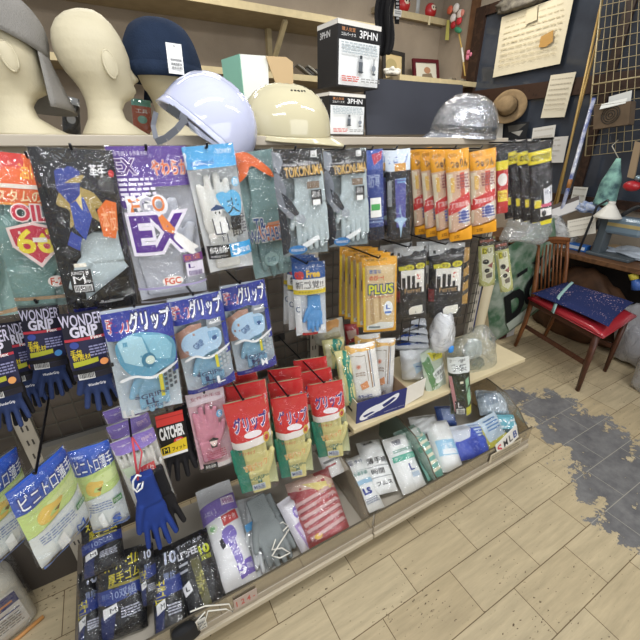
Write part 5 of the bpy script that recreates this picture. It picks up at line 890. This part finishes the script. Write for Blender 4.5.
def cushmat():
    m = mat('26305c', .85, .2, bump=.4, bscale=180, var=.35, vscale=20); m = m.copy(); nt = m.node_tree; L = nt.links.new; b = nt.nodes['Principled BSDF']
    tc = N(nt, 'ShaderNodeTexCoord'); v = N(nt, 'ShaderNodeTexVoronoi'); v.inputs['Scale'].default_value = 75; L(tc.outputs['Object'], v.inputs[0])
    n = N(nt, 'ShaderNodeTexNoise'); n.inputs['Scale'].default_value = 9; L(tc.outputs['Object'], n.inputs[0])
    s = N(nt, 'ShaderNodeMath', operation='MULTIPLY_ADD'); L(n.outputs['Fac'], s.inputs[0]); s.inputs[1].default_value = -.9; L(v.outputs['Distance'], s.inputs[2])
    r = N(nt, 'ShaderNodeMapRange'); r.inputs[1].default_value = -.26; r.inputs[2].default_value = -.36; L(s.outputs[0], r.inputs[0])
    x = N(nt, 'ShaderNodeMix'); x.data_type = 'RGBA'; L(r.outputs[0], x.inputs[0]); x.inputs[6].default_value = (*lin('26305c'), 1); x.inputs[7].default_value = (*lin('c9a9b4'), 1); L(x.outputs[2], b.inputs['Base Color']); return m
cu = thing('seat_cushion', 'navy patterned cushion tied on the red chair seat with pale strap', 'cushion', MC @ Matrix.Translation((.19, .235, .447)) @ Matrix.Rotation(.12, 4, 'Z'))
def cush(b):
    def f(u, v, s):
        p = lambda t: (abs(2 * t - 1)) ** 4; e = max(0, 1 - p(u)) ** .5 * max(0, 1 - p(v)) ** .5
        k = 1 - .06 * (1 - p(u)) ; x = (u - .5) * .50 * (1 - .05 * math.sin(PI * v)); y = (v - .5) * .50 * (1 - .05 * math.sin(PI * u)); return Vector((x, y, .024 + s * .027 * e + .003 * math.sin(9 * u + 4 * v)))
    m = cushmat(); b.grid(lambda u, v: f(u, v, 1), 20, 20, m); b.grid(lambda u, v: f(1 - u, v, -.9), 20, 20, m)
one('cushion_cover', cush, cu)
one('strap', lambda b: b.grid(lambda u, v: Vector((-.262 + .45 * u + .012 * v, .06 + .10 * u + .024 * v, .053 - (.09 * max(0, .12 - u) / .12 if u < .12 else 0))), 22, 3, mat('a9cfcb', .6)), cu, solid=.002)

for o in ch.children: warp(o)
for o in cu.children: warp(o, MC.inverted() @ cu.matrix_world)
# ================================================================== work table along the side wall
TW = mat('6e4c30', .5, .4, var=.35, vscale=30, kind='wave'); TZ = .66; TX = 2.83
tb = thing('work_table', 'long brown wooden work table cluttered with tools under the window', 'table', Matrix.Translation((TX, 1.0, 0)))
I2 = Matrix.Translation((-TX, -1.0, 0))
one('table_top', lambda b: b.box((TX, .05, TZ - .035), (WX - .004, 2.2, TZ), TW), tb, mtx=I2, bevel=.004)
one('back_panel', lambda b: b.box((WX - .06, .05, .02), (WX - .04, 2.2, TZ - .036), mat('2a221d', .8)), tb, mtx=I2)  # dark sheet standing in for the shade under the table
for y in (.1, 2.1): one('leg', lambda b: b.box((TX + .03, y, 0), (TX + .08, y + .05, TZ - .036), TW), tb, mtx=I2)
one('side_panel', lambda b: b.box((TX + .02, 2.16, .02), (WX - .06, 2.18, TZ - .036), mat('30261f', .8)), tb, mtx=I2)
def place(px, py, z, X=None):
    return F(px, py, z)
# sewing machine
SMC = mat('7f93a2', .3, .5, .2, coat=.3); p0 = W(606, 214, 2.98); p1 = W(652, 214, 2.98)
ya_, yb_ = p0.y, p1.y
sm = thing('sewing_machine', 'blue grey industrial sewing machine with brass strip on the work table', 'sewing machine', Matrix.Translation((2.98, ya_, TZ)))
zt_ = p0.z - TZ; Lm = ya_ - yb_
one('machine_arm', lambda b: b.box((-.05, -Lm, zt_ - .115), (.05, -.03, zt_), SMC), sm, bevel=.02)
one('machine_pillar', lambda b: b.box((-.05, -.06, .0), (.05, 0, zt_ - .02), mat('4d565c', .4)), sm, bevel=.012)
one('machine_bed', lambda b: b.box((-.07, -Lm, .0), (.07, .02, .022), mat('4d565c', .4)), sm, bevel=.006)
one('brass_strip', lambda b: b.box((-.053, -Lm + .01, zt_ - .062), (-.049, -.05, zt_ - .040), mat('c9b47a', .4, metal=.3)), sm)
one('hand_wheel', lambda b: b.tube([(0, .0, zt_ - .06), (0, .022, zt_ - .06)], .05, mat('2f3336', .4), 24), sm)
one('hose', lambda b: b.tube([Vector((-.02 + .02 * math.sin(t * PI), -.10 - .18 * t, zt_ + .005 + .07 * math.sin(PI * t))) for t in [k / 14 for k in range(15)]], .013, mat('202224', .35), 10), sm)
# cone shade lamp
q = W(607, 218, 2.87); lp = thing('clip_lamp', 'small white cone lamp lying in front of the sewing machine', 'lamp', Matrix.Translation(q))
one('shade', lambda b: b.grid(lambda u, v: Vector(((.018 + .062 * v) * math.cos(2 * PI * u), (.018 + .062 * v) * math.sin(2 * PI * u), .09 - .085 * v)), 28, 6, mat('e3e0d6', .4), wrap=True), lp, solid=.002)
one('neck', lambda b: b.tube([(0, 0, .08), (0, .03, .11), (.02, .09, .06), (.03, .12, TZ - q.z + .003)], .008, mat('3a3c40', .4), 8), lp)
one('socket', lambda b: b.tube([(0, 0, .075), (0, 0, .105)], .02, mat('d8d5cc', .4), 16), lp)
# boxes and cans at the table edge
def tbox(lb, px, py, w, d, h, c, top=None, yaw=0, name='carton_box', cat='box'):
    p = F(px, py, TZ); r = thing(name, lb, cat, Matrix.Translation(p) @ Matrix.Rotation(yaw, 4, 'Z'))
    one('body', lambda b: b.box((-w / 2, -d / 2, 0), (w / 2, d / 2, h), mat(c, .45)), r, bevel=.002)
    if top: one('label', lambda b: b.box((-w / 2 - .001, -d / 2 + .01, h * .25), (-w / 2, d / 2 - .01, h * .75), mat(top, .5)), r)
    return r
tbox('flat bright blue carton at the table edge above the chair back', 578, 250, .06, .13, .045, '2f6fc0', 'dfe8f2')
c_ = F(595, 251, TZ); cn = thing('tin_can', 'dark blue can standing right of the bright blue carton', 'can', Matrix.Translation(c_)); one('can_body', lambda b: b.tube([(0, 0, 0), (0, 0, .062)], .026, mat('2a3470', .3, metal=.3), 20), cn); one('can_lid', lambda b: b.tube([(0, 0, .0622), (0, 0, .067)], .0265, mat('9aa0a8', .3, metal=.8), 20), cn)
tb1 = tbox('small cardboard carton on the table right of the dark blue can', 612, 252, .07, .05, .05, 'a98f6e', 'd9d0bd')
sc = thing('scissors', 'black handled scissors lying near the table front edge', 'scissors', Matrix.Translation(F(606, 255, TZ + .003)) @ Matrix.Rotation(1.9, 4, 'Z'))
one('blade', lambda b: b.slab([(0, -.005, 0), (.11, 0, 0), (.11, .001, 0), (0, .006, 0)], .003, mat('8a8d90', .3, metal=.9)), sc)
for s in (-1, 1): one('handle', lambda b: b.tube([Vector((-.035 + .025 * math.cos(t), s * .016 + .013 * math.sin(t), .002)) for t in [k * PI / 8 for k in range(17)]], .004, mat('1c1c1e', .4), 6), sc)
def paper(lb, q, items=(), c='e8e4da', t=.0015, name='paper_sheet', group=None): return card(name, lb, 'paper', q, t, list(items), base=mat(c, .7, .2))[0]
hand = lambda n, sd, c='8a8478': lines(.08, .1, .92, .9, n, c, sd, .22)
paper('creased white paper standing on the table above the blue carton', [W(567, 219, 2.92), W(596, 217, 2.92), W(595, 235, 2.90), W(568, 236, 2.90)], hand(3, 4, 'c4beb2'), 'e2ddd0', .004)
paper('white paper slip leaning behind the table beside the striped pole', [W(574, 186, 3.14), W(588, 188, 3.14), W(584, 203, 3.14), W(570, 202, 3.14)], hand(2, 5, 'bdb8ac'), 'dcdad0')
paper('white and grey folded cloth sheet on the table left of the creased paper', [W(548, 203, 3.0), W(579, 200, 3.0), W(580, 213, 2.95), W(548, 216, 2.95)], [R(0, 0, 1, .3, '5d5450')], 'd3d2d2', .01)
film_bag('plastic_bag', 'clear crumpled plastic heap on the table end above the chair back', 'plastic bag', F(557, 248, TZ) + Vector((.03, .1, .07)), (.15, .16, .11), film('e9ecec', .12, .5, .12, .35, 1, 18), 11, amp=.5)
film_bag('plastic_bag', 'clear plastic wrapping bunched below the black glove packs', 'plastic bag', V(527, 231, 1.42) , (.16, .11, .085), film('eef1f1', .10, .5, .1, .22, 1, 18), 13, amp=.5)
film_bag('cloth_bundle', 'pale blue grey cloth spread on the table under the sewing machine', 'cloth', F(634, 258, TZ) + Vector((.02, .03, .022)), (.09, .17, .03), mat('b9c2cc', .85, bump=.4, bscale=30), 15, amp=.6, kind='cloth')
film_bag('cloth_bundle', 'small tan and red scrap of cloth beside the sewing machine pillar', 'cloth', F(618, 244, TZ) + Vector((.06, .0, .03)), (.05, .06, .04), mat('8d6a52', .85, c2='b98a80', vscale=30), 16, amp=.6, kind='cloth')
film_bag('paper_scrap', 'blue and white wrapper scraps between paper and cone lamp', 'paper', W(588, 208, 3.0), (.05, .07, .04), mat('c9cfda', .6, c2='6d86b8', vscale=35), 17, amp=.6, kind='wrapper')
# hanging teal patterned bag, red tool
tq = [W(603, 176, 3.0), W(614, 174, 3.0), W(616, 208, 2.98), W(594, 210, 2.98)]
tp = W(605, 200, 2.99); tg = thing('cloth_bag', 'teal and mint patterned cloth bag hanging from the wire grid', 'bag', Matrix.Translation(tp))
zt2 = W(608, 158, 2.99).z - tp.z
def tbag(b):
    def f(u, v):
        a = 2 * PI * u; z = -.03 + (zt2 + .03) * v; r = (.068 - .02 * v) * (1 - .72 * max(0, v - .55) / .45) * (1 + .12 * mnoise.noise(Vector((math.cos(a) * 2, math.sin(a) * 2, v * 4)))); return Vector((r * .6 * math.cos(a), r * math.sin(a), z))
    b.grid(f, 28, 20, mat('9fd3c4', .7, c2='3f5f66', vscale=14, bump=.3, bscale=40), wrap=True, caps=True)
one('bag_body', tbag, tg)
one('cord', lambda b: b.tube([(0, 0, zt2), W(612, 146, 3.0) - tp, W(618, 140, 3.05) - tp], .003, mat('b9b4a4', .7), 6), tg)
rt_ = W(632, 186, 2.96); rtl = thing('hanging_tool', 'wooden handled red tool hanging beside the teal cloth bag', 'tool', Matrix.Translation(rt_))
one('red_head', lambda b: b.ball((0, 0, 0), (.035, .05, .032), mat('b3202a', .35, coat=.3), sub=3), rtl)
one('handle', lambda b: b.slab([W(635, 141, 2.97) - rt_, W(641, 143, 2.97) - rt_, W(634, 179, 2.96) - rt_, W(627, 177, 2.96) - rt_], .012, mat('9a8468', .6)), rtl)
one('metal_cap', lambda b: b.ball(W(638, 178, 2.95) - rt_, (.018, .018, .018), mat('8fa3ad', .3, metal=.7)), rtl)
# ================================================================== wire grid hung on the window side, poles, tray
GW = mat('c4b48c', .4, .5, .3)
gA, gB, gC, gD = W(602, -6, 3.08), W(668, -20, 3.08), W(668, 147, 3.08), W(585, 156, 3.08)
gp = thing('wire_grid_panel', 'tall brass coloured wire grid panel hung in front of the window', 'grid panel', Matrix.Translation(gD))
def grid(b):
    n = 10
    for k in range(n + 1): u = k / n; b.tube([gA.lerp(gB, u) - gD, gD.lerp(gC, u) - gD], .002 if k % n else .005, GW, 5)
    n = 15
    for k in range(n + 1): u = k / n; b.tube([gA.lerp(gD, u) - gD + Vector((-.004, 0, 0)), gB.lerp(gC, u) - gD + Vector((-.004, 0, 0))], .002 if k % 8 else .005, GW, 5)
one('wire_grid', grid, gp)
a_ = [W(594, 106, 3.0), W(630, 101, 3.0), W(628, 124, 3.0), W(593, 129, 3.0)]
o_ = a_[3]; ty = thing('wire_tray', 'brown clear tray with a dark round fan clipped on the wire grid', 'tray', Matrix.Translation(o_))
TRAYM = mat('6d5b47', .4, .5, var=.3, vscale=12)
one('front_panel', lambda b: b.slab([p - o_ for p in a_], .004, TRAYM, (1, 0, 0)), ty); one('bottom_panel', lambda b: b.slab([a_[3] - o_, a_[2] - o_, a_[2] - o_ + Vector((.07, 0, 0)), a_[3] - o_ + Vector((.07, 0, 0))], .003, TRAYM, (0, 0, -1)), ty)
one('side_panel', lambda b: b.slab([a_[1] - o_, a_[1] - o_ + Vector((.07, 0, 0)), a_[2] - o_ + Vector((.07, 0, 0)), a_[2] - o_], .003, TRAYM, (0, -1, 0)), ty)
fc = (a_[0] + a_[2]) / 2 - o_ + Vector((-.003, 0, 0))
one('fan_ring', lambda b: [b.tube([fc + Vector((0, r * math.cos(k * PI / 12), r * math.sin(k * PI / 12))) for k in range(25)], .0025, mat('2a241e', .5), 6) for r in (.012, .026, .04, .052)], ty)
paper('white card standing upright in the tray on the wire grid', [W(609, 95, 3.04), W(632, 92, 3.04), W(630, 105, 3.04), W(608, 108, 3.04)], (), 'e4e6e2')
paper('white card lying flatter in the tray on the wire grid', [W(602, 103, 3.01), W(627, 99, 3.01), W(625, 104.5, 2.99), W(600, 108, 2.99)], (), 'e9ebe6', .003)
def pole(name, lb, p, q, r, m, cat='pole'):
    o = thing(name, lb, cat, Matrix.Translation(q)); one('shaft', lambda b: b.tube([p - q, (p - q) * .5, (0, 0, 0)], r, m, 12), o); return o
pole('bamboo_pole', 'thin brass coloured pole leaning along the left edge of the wire grid', W(603, -4, 3.1), Vector((3.0, W(563, 190, 3.0).y, TZ + .001)), .008, mat('b9995a', .4, .5, .2))
pole('bamboo_pole', 'second brass coloured pole crossing the first below the grid corner', W(600, 30, 3.12), Vector((3.05, W(556, 200, 3.05).y, TZ + .001)), .007, mat('a8884c', .4, .5, .2))
sp_ = pole('striped_pole', 'white and blue plastic wrapped pole standing on the work table', W(594, 98, 3.02), Vector((2.97, W(563, 205, 2.97).y, TZ + .001)), .013, mat('e4e7f0', .2, .5, coat=.5, c2='5b6aa8', vscale=16))
one('brown_tape', lambda b: b.tube([(W(594, 98, 3.02) - sp_.location) * .42, (W(594, 98, 3.02) - sp_.location) * .48], .0145, mat('a9713c', .5), 12), sp_)
# ================================================================== papers, hat and ornaments on the side wall
XP = WX - .056
paper('large yellowed handwritten sheet pinned across the upper window', [W(502, 20, XP), W(575, -12, XP), W(561, 62, XP), W(492, 79, XP)], hand(9, 21, 'cbbf9f') + [P([(.68, .52), (.84, .47), (.86, .64), (.78, .70), (.68, .68)], 'b98f50'), P([(.40, .04), (.55, .02), (.58, .24), (.42, .26)], 'cfc5a8')], 'ddd3b8')
paper('smaller cream notice pinned on the lower window pane', [W(551, 76, XP), W(576, 71, XP), W(565, 116, XP), W(540, 119, XP)], hand(7, 22, 'bdb4a0'), 'e0d8c2')
paper('white torn paper low on the window right of the silver helmet', [W(533, 128, XP), W(556, 125, XP), W(552, 150, XP), W(530, 152, XP)], hand(3, 23, 'c9c4ba'), 'dcdad4')
paper('white paper half behind the silver helmet', [W(497, 124, XP), W(503, 123, XP), W(502, 142, XP), W(496, 144, XP)], (), 'e4e2dc')
paper('white paper sheet standing above the black glove packs', [W(503, 141, XP), W(569, 136, XP), W(563, 160, XP), W(500, 166, XP)], hand(4, 24, 'c2beb6'), 'd8d6d2')
paper('dark photo print stuck under the straw hat', [W(505, 128, XP - .003), W(531, 116, XP - .003), W(526, 136, XP - .003), W(503, 141, XP - .003)], [P([(.1, .2), (.9, .1), (.6, .5), (.2, .6)], '55534f'), P([(.3, .6), (.8, .5), (.7, .85)], 'a9a7a2')], '26282c')
hp = W(508, 107, WX - .10); ht = thing('straw_hat', 'beige brimmed hat hanging on the window beside the silver helmet', 'hat', Matrix.Translation(hp) @ Matrix.Rotation(-PI / 2 + .25, 4, 'Y') @ Matrix.Rotation(.3, 4, 'X'))
HM = mat('9c8463', .8, .2, bump=.4, bscale=160, var=.25, vscale=20)
one('brim', lambda b: b.grid(lambda u, v: Vector(((.07 + .06 * v) * math.cos(2 * PI * u), (.075 + .07 * v) * math.sin(2 * PI * u), .012 * math.cos(4 * PI * u) * v)), 36, 4, HM, wrap=True), ht, solid=.003)
one('crown', lambda b: b.grid(lambda u, v: Vector(((.072 - .016 * v ** 3) * math.cos(2 * PI * u), (.077 - .018 * v ** 3) * math.sin(2 * PI * u), .09 * v)), 30, 8, HM, wrap=True, caps=True), ht)
one('hat_band', lambda b: b.grid(lambda u, v: Vector((.0745 * math.cos(2 * PI * u), .0795 * math.sin(2 * PI * u), .006 + .02 * v)), 30, 2, mat('5d4a36', .8), wrap=True), ht)
film_bag('cloth_bundle', 'mottled grey cloth bundle on top of the window frame', 'cloth', W(520, 2, WX - .07), (.05, .20, .06), mat('7d776a', .9, c2='55504a', vscale=22, bump=.5, bscale=40), 19, amp=.5, kind='cloth')
pk = W(470, 55, WX - .03); pom = thing('paper_flower', 'pink paper flower hanging on the post beside the corner shelf', 'ornament', Matrix.Translation(pk))
one('petals', lambda b: [b.ball((-.01 * (k % 2), .024 * math.cos(k * 1.05), .024 * math.sin(k * 1.05)), (.018, .02, .02), mat('d27a92', .8)) for k in range(7)], pom)
one('stem', lambda b: b.tube([(0, 0, 0), W(473, 40, WX - .02) - pk, W(476, 28, WX - .02) - pk], .005, mat('b58a52', .5), 6), pom)
one('stem', lambda b: b.tube([(0, 0, 0), W(469, 75, WX - .02) - pk, W(472, 98, WX - .02) - pk], .005, mat('a4733c', .5), 6), pom)
# bamboo rake charm
kb = W(465, 76, WX - .06); kg = thing('rake_charm', 'bamboo good luck rake with red and white figures on the corner wall', 'ornament', Matrix.Translation(kb))
one('bamboo_handle', lambda b: b.tube([(0, 0, 0), W(462, 50, WX - .05) - kb, W(458, 28, WX - .05) - kb], .007, mat('c9aa5e', .4), 8), kg)
one('paper_wrap', lambda b: b.tube([W(463.5, 62, WX - .056) - kb, W(461.8, 48, WX - .05) - kb], .0085, mat('e6e2da', .6), 8), kg)
for px, py, r_, c in ((450, 10, .034, 'd8674a'), (456, 8, .036, 'e9e2dc'), (460, 14, .035, 'e9d9d0'), (453, 18, .035, 'e4dcd8'), (459, 21, .032, 'c9323a'), (462, 13, .028, 'd98a7a'), (453, 25, .03, 'b3262e')):
    one('figure', lambda b: b.ball(W(px, py, WX - .06) - kb, (r_ * .5, r_, r_), mat(c, .5), sub=2), kg)
one('green_fan', lambda b: b.ball(W(458, 30, WX - .06) - kb, (.015, .05, .022), mat('3f8f6a', .5), Matrix.Rotation(.4, 4, 'X')), kg)
one('yellow_streamer', lambda b: b.slab([W(447, 20, WX - .05) - kb, W(449.5, 20, WX - .05) - kb, W(448.5, 40, WX - .05) - kb, W(445, 40, WX - .05) - kb], .004, mat('c9c46a', .6)), kg)
# corner shelf things
uz = pR.z + .0045
def daruma(px, py, s, lb):
    p = V(px, py, pR.y + .07); r = thing('daruma_doll', lb, 'doll', Matrix.Translation((p.x, pR.y + .07, uz)))
    one('body', lambda b: b.ball((0, 0, s * .9), (s, s * .9, s), mat('c02a2c', .4, coat=.2), sub=3), r); one('face', lambda b: b.ball((0, -s * .55, s * 1.1), (s * .55, s * .42, s * .5), mat('eadcc6', .5), sub=2), r)
    for e in (-1, 1): one('eye', lambda b: b.ball((e * s * .22, -s * .94, s * 1.18), (s * .12, s * .06, s * .12), mat('1a1a1a', .4)), r)
daruma(403, 6, .065, 'red round lucky doll at the left end of the upper corner shelf'); daruma(430, 10, .062, 'red round lucky doll near the right end of the upper corner shelf')
fg = V(424, 8, pR.y + .1); fr = thing('bottle', 'dark slim bottle standing between the two red dolls', 'bottle', Matrix.Translation((fg.x, pR.y + .1, uz))); one('bottle_body', lambda b: b.tube([(0, 0, 0), (0, 0, .1), (0, 0, .13), (0, 0, .19)], [.03, .03, .012, .012], mat('4a2a22', .25), 14), fr); one('bottle_cap', lambda b: b.tube([(0, 0, .19), (0, 0, .21)], .013, mat('b9a040', .4), 12), fr)
fg2 = V(417, 8, pR.y + .08); fr = thing('candle_glass', 'pale glass cylinder on the upper corner shelf', 'glass', Matrix.Translation((fg2.x, pR.y + .08, uz))); one('glass_body', lambda b: b.tube([(0, 0, 0), (0, 0, .17)], .025, mat('b9bcbc', .15, .6), 16), fr)
one('hanging_tag', lambda b: b.slab([V(429, 16, pR.y - .012), V(431, 16, pR.y - .012), V(430, 25, pR.y - .012), V(428, 25, pR.y - .012)], .002, mat('e0d4ae', .6))); tag(bpy.data.objects['hanging_tag'], 'small cream paper strip dangling from the upper corner shelf edge', 'tag')
def framed(name, lb, q, m1, inner, items, Y2=0):
    TL, TR, BR, BL = q; top = (TL + TR) / 2; bot = (BL + BR) / 2; za = (top - bot).normalized(); xa = (TR - TL) - za * (TR - TL).dot(za); w = xa.length; xa.normalize(); ya = za.cross(xa); h = (top - bot).length
    M = Matrix((xa, ya, za)).transposed().to_4x4(); bot.z = pS.z + .002; M.translation = bot; r = thing(name, lb, 'picture', M)
    one('frame', lambda b: [b.box((-w / 2, 0, 0), (-w / 2 + .03, .02, h), m1), b.box((w / 2 - .03, 0, 0), (w / 2, .02, h), m1), b.box((-w / 2 + .03, 0, 0), (w / 2 - .03, .02, .03), m1), b.box((-w / 2 + .03, 0, h - .03), (w / 2 - .03, .02, h), m1)], r)
    b = MB(); b.box((-w / 2 + .03, .01, .03), (w / 2 - .03, .014, h - .03), mat(inner, .5)); paint(b, items, w, h, lambda u, v: .01, eps=.0004, base=.0003, mk=lambda c: mat(c, .5, .3)); b.obj('picture_print', r)
Yc = WY - .12
framed('framed_picture', 'black framed pale print standing on the lower corner shelf', [V(384, 39, Yc), V(406, 41, Yc), V(405, 74, Yc - .05), V(384, 72, Yc - .05)], mat('26221f', .4), 'cfb988', [E(.4, .45, .25, .2, 'b0a172'), P([(.2, .75), (.8, .7), (.8, .85), (.2, .88)], 'a89a7a')])
framed('framed_picture', 'maroon framed print of a kneeling figure on the lower corner shelf', [V(414, 46, Yc), V(440, 49, Yc), V(443, 76, Yc - .05), V(414, 74, Yc - .05)], mat('5a1620', .4), 'e0dccb', [E(.55, .4, .13, .12, 'b98a6a'), P([(.35, .55), (.7, .5), (.8, .8), (.3, .82)], '8a7a64'), P([(.2, .75), (.35, .7), (.35, .85), (.2, .86)], '2a3a4a')])
film_bag('paper_scrap', 'crumpled white paper on the lower corner shelf left end', 'paper', V(392, 72, pS.y + .12), (.07, .05, .035), mat('cfccc4', .8), 23, amp=.5, kind='paper')
for px, lb in ((452, 'grey plastic gadget lying on the lower corner shelf'), (463, 'second grey gadget at the right end of the lower corner shelf')):
    p = V(px, 76, pS.y + .1); g_ = thing('hand_tool', lb, 'tool', Matrix.Translation((p.x, pS.y + .1, pS.z + .0045)) @ Matrix.Rotation(.4, 4, 'Z')); one('tool_body', lambda b: b.box((-.05, -.02, 0), (.05, .02, .03), mat('7d7464', .5)), g_, bevel=.006); one('tool_handle', lambda b: b.tube([(.05, 0, .015), (.09, 0, .03)], .008, mat('3a3632', .5), 8), g_)
# black garment hanging over the upper shelf ends
gq = [V(378, -6, 2.3), V(396, -6, 2.3), V(390, 54, 2.3), V(375, 58, 2.3)]
M, w, h = frame([(377, -10), (397, -10), (391, 52), (373, 58)], 2.3, 2.3); jk = thing('black_jacket', 'black garment hanging behind the stacked lantern boxes', 'garment', M)
one('cloth', lambda b: b.grid(lambda u, v: Vector(((u - .5) * w + .01 * math.sin(v * 7), -.02 * math.sin(u * 9 + v * 2) - .012 * math.sin(u * 21), h * (v if abs(u - .5) < .4 else .04 + .96 * v))), 20, 14, mat('151417', .85)), jk, solid=.006)
card('price_tag', 'white tag pinned on the black hanging garment', 'price tag', [V(394, 9, 2.26), V(402, 10, 2.26), V(401, 17, 2.26), V(394, 16, 2.26)], .001, lines(.1, .2, .9, .8, 2, '999999', 4))
paper('dark printed strip with white letters beside the black garment', [V(395, -4, 2.27), V(400, -4, 2.27), V(399, 24, 2.27), V(395, 24, 2.27)], lines(.2, .1, .8, .9, 6, 'c9c9c9', 6), '1c1c1e')
for k, (px, py, c) in enumerate(((286, 38, '5d5a55'), (306, 53, '77746c'), (316, 58, '8d8a80'))):
    p = V(px, py + 8, 3.0); g_ = thing('flat_tool', ['dark flat tool lying on the lower wall shelf above the white carton', 'grey flat tool slanting on the lower wall shelf beside the tan flap', 'pale grey flat tool at the slanting pile outer end'][k], 'tool', Matrix.Translation((p.x, 3.04, pL.z + .006)) @ Matrix.Rotation((-.3, .5, .5)[k], 4, 'Y') @ Matrix.Translation((0, 0, .03))); one('tool_blade', lambda b: b.box((-.09, -.03, 0), (.09, .03, .014), mat(c, .4, metal=.3)), g_, bevel=.004); one('tool_grip', lambda b: b.box((-.02, -.032, .0145), (.06, .032, .03), mat('3a3836', .5)), g_, bevel=.004)
# ================================================================== sacks and bags between rack, chair and table
M, w, h = frame([(486, 240), (553, 236), (549, 318), (488, 326)], 1.46, 1.44)
GS = mat('4d7054', .75, .2, bump=.4, bscale=24, c2='a3ada0', vscale=11)
gs = thing('green_sack', 'green mottled sack with big black letters behind the chair', 'sack', M)
def gsm(b):
    def f(u, v): e = (max(0, 1 - abs(2 * u - 1) ** 4) * max(0, 1 - abs(2 * v - 1) ** 6)) ** .5; return Vector(((u - .5) * w, -.06 * e + .008 * mnoise.noise(Vector((u * 6, v * 6, 1))), h * v))
    b.grid(f, 22, 22, GS); b.grid(lambda u, v: Vector(((.5 - u) * w, .06 * (max(0, 1 - abs(2 * u - 1) ** 4) * max(0, 1 - abs(2 * v - 1) ** 6)) ** .5, h * v)), 12, 12, GS)
    paint(b, [T('DOG', .56, .58, .80, .30, '15191a', -.08, .06), R(.30, .27, .45, .31, '15191a'), T('★', .60, .27, .16, .16, '15191a'), P([(.15, .78), (.8, .72), (.85, .84), (.2, .9)], 'b9c4b8')], w, h, lambda u, v: -.06 * (max(0, 1 - abs(2 * u - 1) ** 4) * max(0, 1 - abs(2 * v - 1) ** 6)) ** .5 - .009, mk=lambda c: mat(c, .6, .3))
gsm_ = one('sack_body', gsm, gs)
film_bag('plastic_bag', 'dark grey plastic bag on the floor under the green sack', 'plastic bag', Vector((1.83, 1.48, .26)), (.26, .16, .33), film('5d5c5e', .12, .4, .12, .85, 1, 14), 27, amp=.25)
paper('leaning magazines with white and red covers beside the dark grey bag', [V(505, 308, 1.52), V(522, 298, 1.52), V(512, 340, 1.48), V(497, 350, 1.48)], [R(0, .0, .5, 1, '5a3030'), R(.5, .3, 1, 1, 'd9d6d2'), R(.1, .4, .4, .6, 'c9b0a8')], '77706a', .02, 'magazine')
pole('cardboard_tube', 'cream cardboard tube leaning behind the big clear bag', V(489, 284, 1.22), Vector((V(474, 345, 1.22).x - .0, 1.22, .002)), .026, mat('d6c8a6', .6), 'tube')
pole('cardboard_tube', 'dark blue wrapped tube behind the second leather glove pack', V(480, 262, 1.2), Vector((V(470, 330, 1.2).x, 1.2, .002)), .03, mat('2c3566', .5), 'tube')
film_bag('brown_sack', 'large brown sack stuffed under the work table', 'sack', Vector((3.0, 1.28, .21)), (.11, .32, .30), mat('6a4a32', .7, .3, bump=.5, bscale=14, c2='3f2c20', vscale=6), 31, amp=.25, kind='sack_body')
film_bag('plastic_bag', 'pale grey plastic bag under the table right of the red seat', 'plastic bag', Vector((2.93, .80, .22)), (.10, .17, .27), film('b9bac0', .1, .4, .12, .8, 1, 14), 33, amp=.3)
film_bag('plastic_bag', 'clear plastic bag on the floor at the right photo edge', 'plastic bag', Vector((2.68, .60, .155)), (.10, .11, .21), film('c9c8c8', .12, .45, .1, .5, 1, 16), 35, amp=.3)
sb = W(634, 281, 2.87); sbt = thing('spray_bottle', 'yellow and blue bottle hanging under the table edge', 'bottle', Matrix.Translation(sb))
one('bottle_body', lambda b: b.tube([(0, -.03, -.05), (0, -.02, -.01), (0, 0, .01)], [.028, .03, .02], mat('3f62a8', .35), 14), sbt); one('yellow_label', lambda b: b.tube([(0, 0, .0105), (0, .02, .045)], [.024, .026], mat('d9c74a', .45), 14), sbt)
# ================================================================== bagged jug on the floor at the left
jp = F(14, 622, 0); MJ = Matrix.Translation((jp.x - .03, jp.y, 0)) @ Matrix.Rotation(.42, 4, 'Z'); jg = thing('plastic_jug', 'white plastic jug with blue and orange label wrapped in clear bag on floor', 'jug', MJ)
def jug(b):
    def f(u, v):
        a = 2 * PI * u; c, s = math.cos(a), math.sin(a); k = (abs(c) ** 5 + abs(s) ** 5) ** (-1 / 5); z = .26 * v; r = 1 if v < .7 else 1 - .75 * ((v - .7) / .3) ** 1.6
        return Vector((.085 * k * c * r, .06 * k * s * r, .004 + z))
    b.grid(f, 40, 24, mat('d9d4c4', .4, .4), wrap=True, caps=True)
one('jug_body', jug, jg); one('cap', lambda b: b.tube([(0, 0, .265), (0, 0, .29)], .022, mat('e8e6e0', .4), 18), jg)
b = MB(); paint(b, [R(0, 0, 1, 1, 'e6e2da'), P([(0, .05), (1, .05), (1, .34), (0, .42)], '2f3474'), T('Q-', .5, .24, .7, .2, 'e08a3a', 0, .06), R(.05, .48, .95, .52, '2f3474')] + lines(.08, .58, .92, .86, 5, '8a8680', 4), .13, .15, lambda u, v: 0, base=.0003); b.obj('label', jg, mtx=Matrix.Translation((0, -.0605, .03)))
def jw(b):
    def f(u, v):
        a = 2 * PI * u; c, s = math.cos(a), math.sin(a); k = (abs(c) ** 3 + abs(s) ** 3) ** (-1 / 3); q = (1.12 + .07 * mnoise.noise(Vector((c * 2, s * 2, v * 4)))) * (1 if v < .75 else 1 - .6 * (v - .75) / .25)
        return Vector((.085 * k * c * q, .064 * k * s * q, .002 + .31 * v))
    b.grid(f, 40, 20, film('f4f4f4', .08, .3, .08, .06, 1, 20), wrap=True)
one('plastic_wrap', jw, jg)
one('orange_strip', lambda b: b.tube([(.09, -.076, .008), (.02, -.079, .008), (-.08, -.078, .008)], .006, mat('d79a5a', .6), 8), jg)
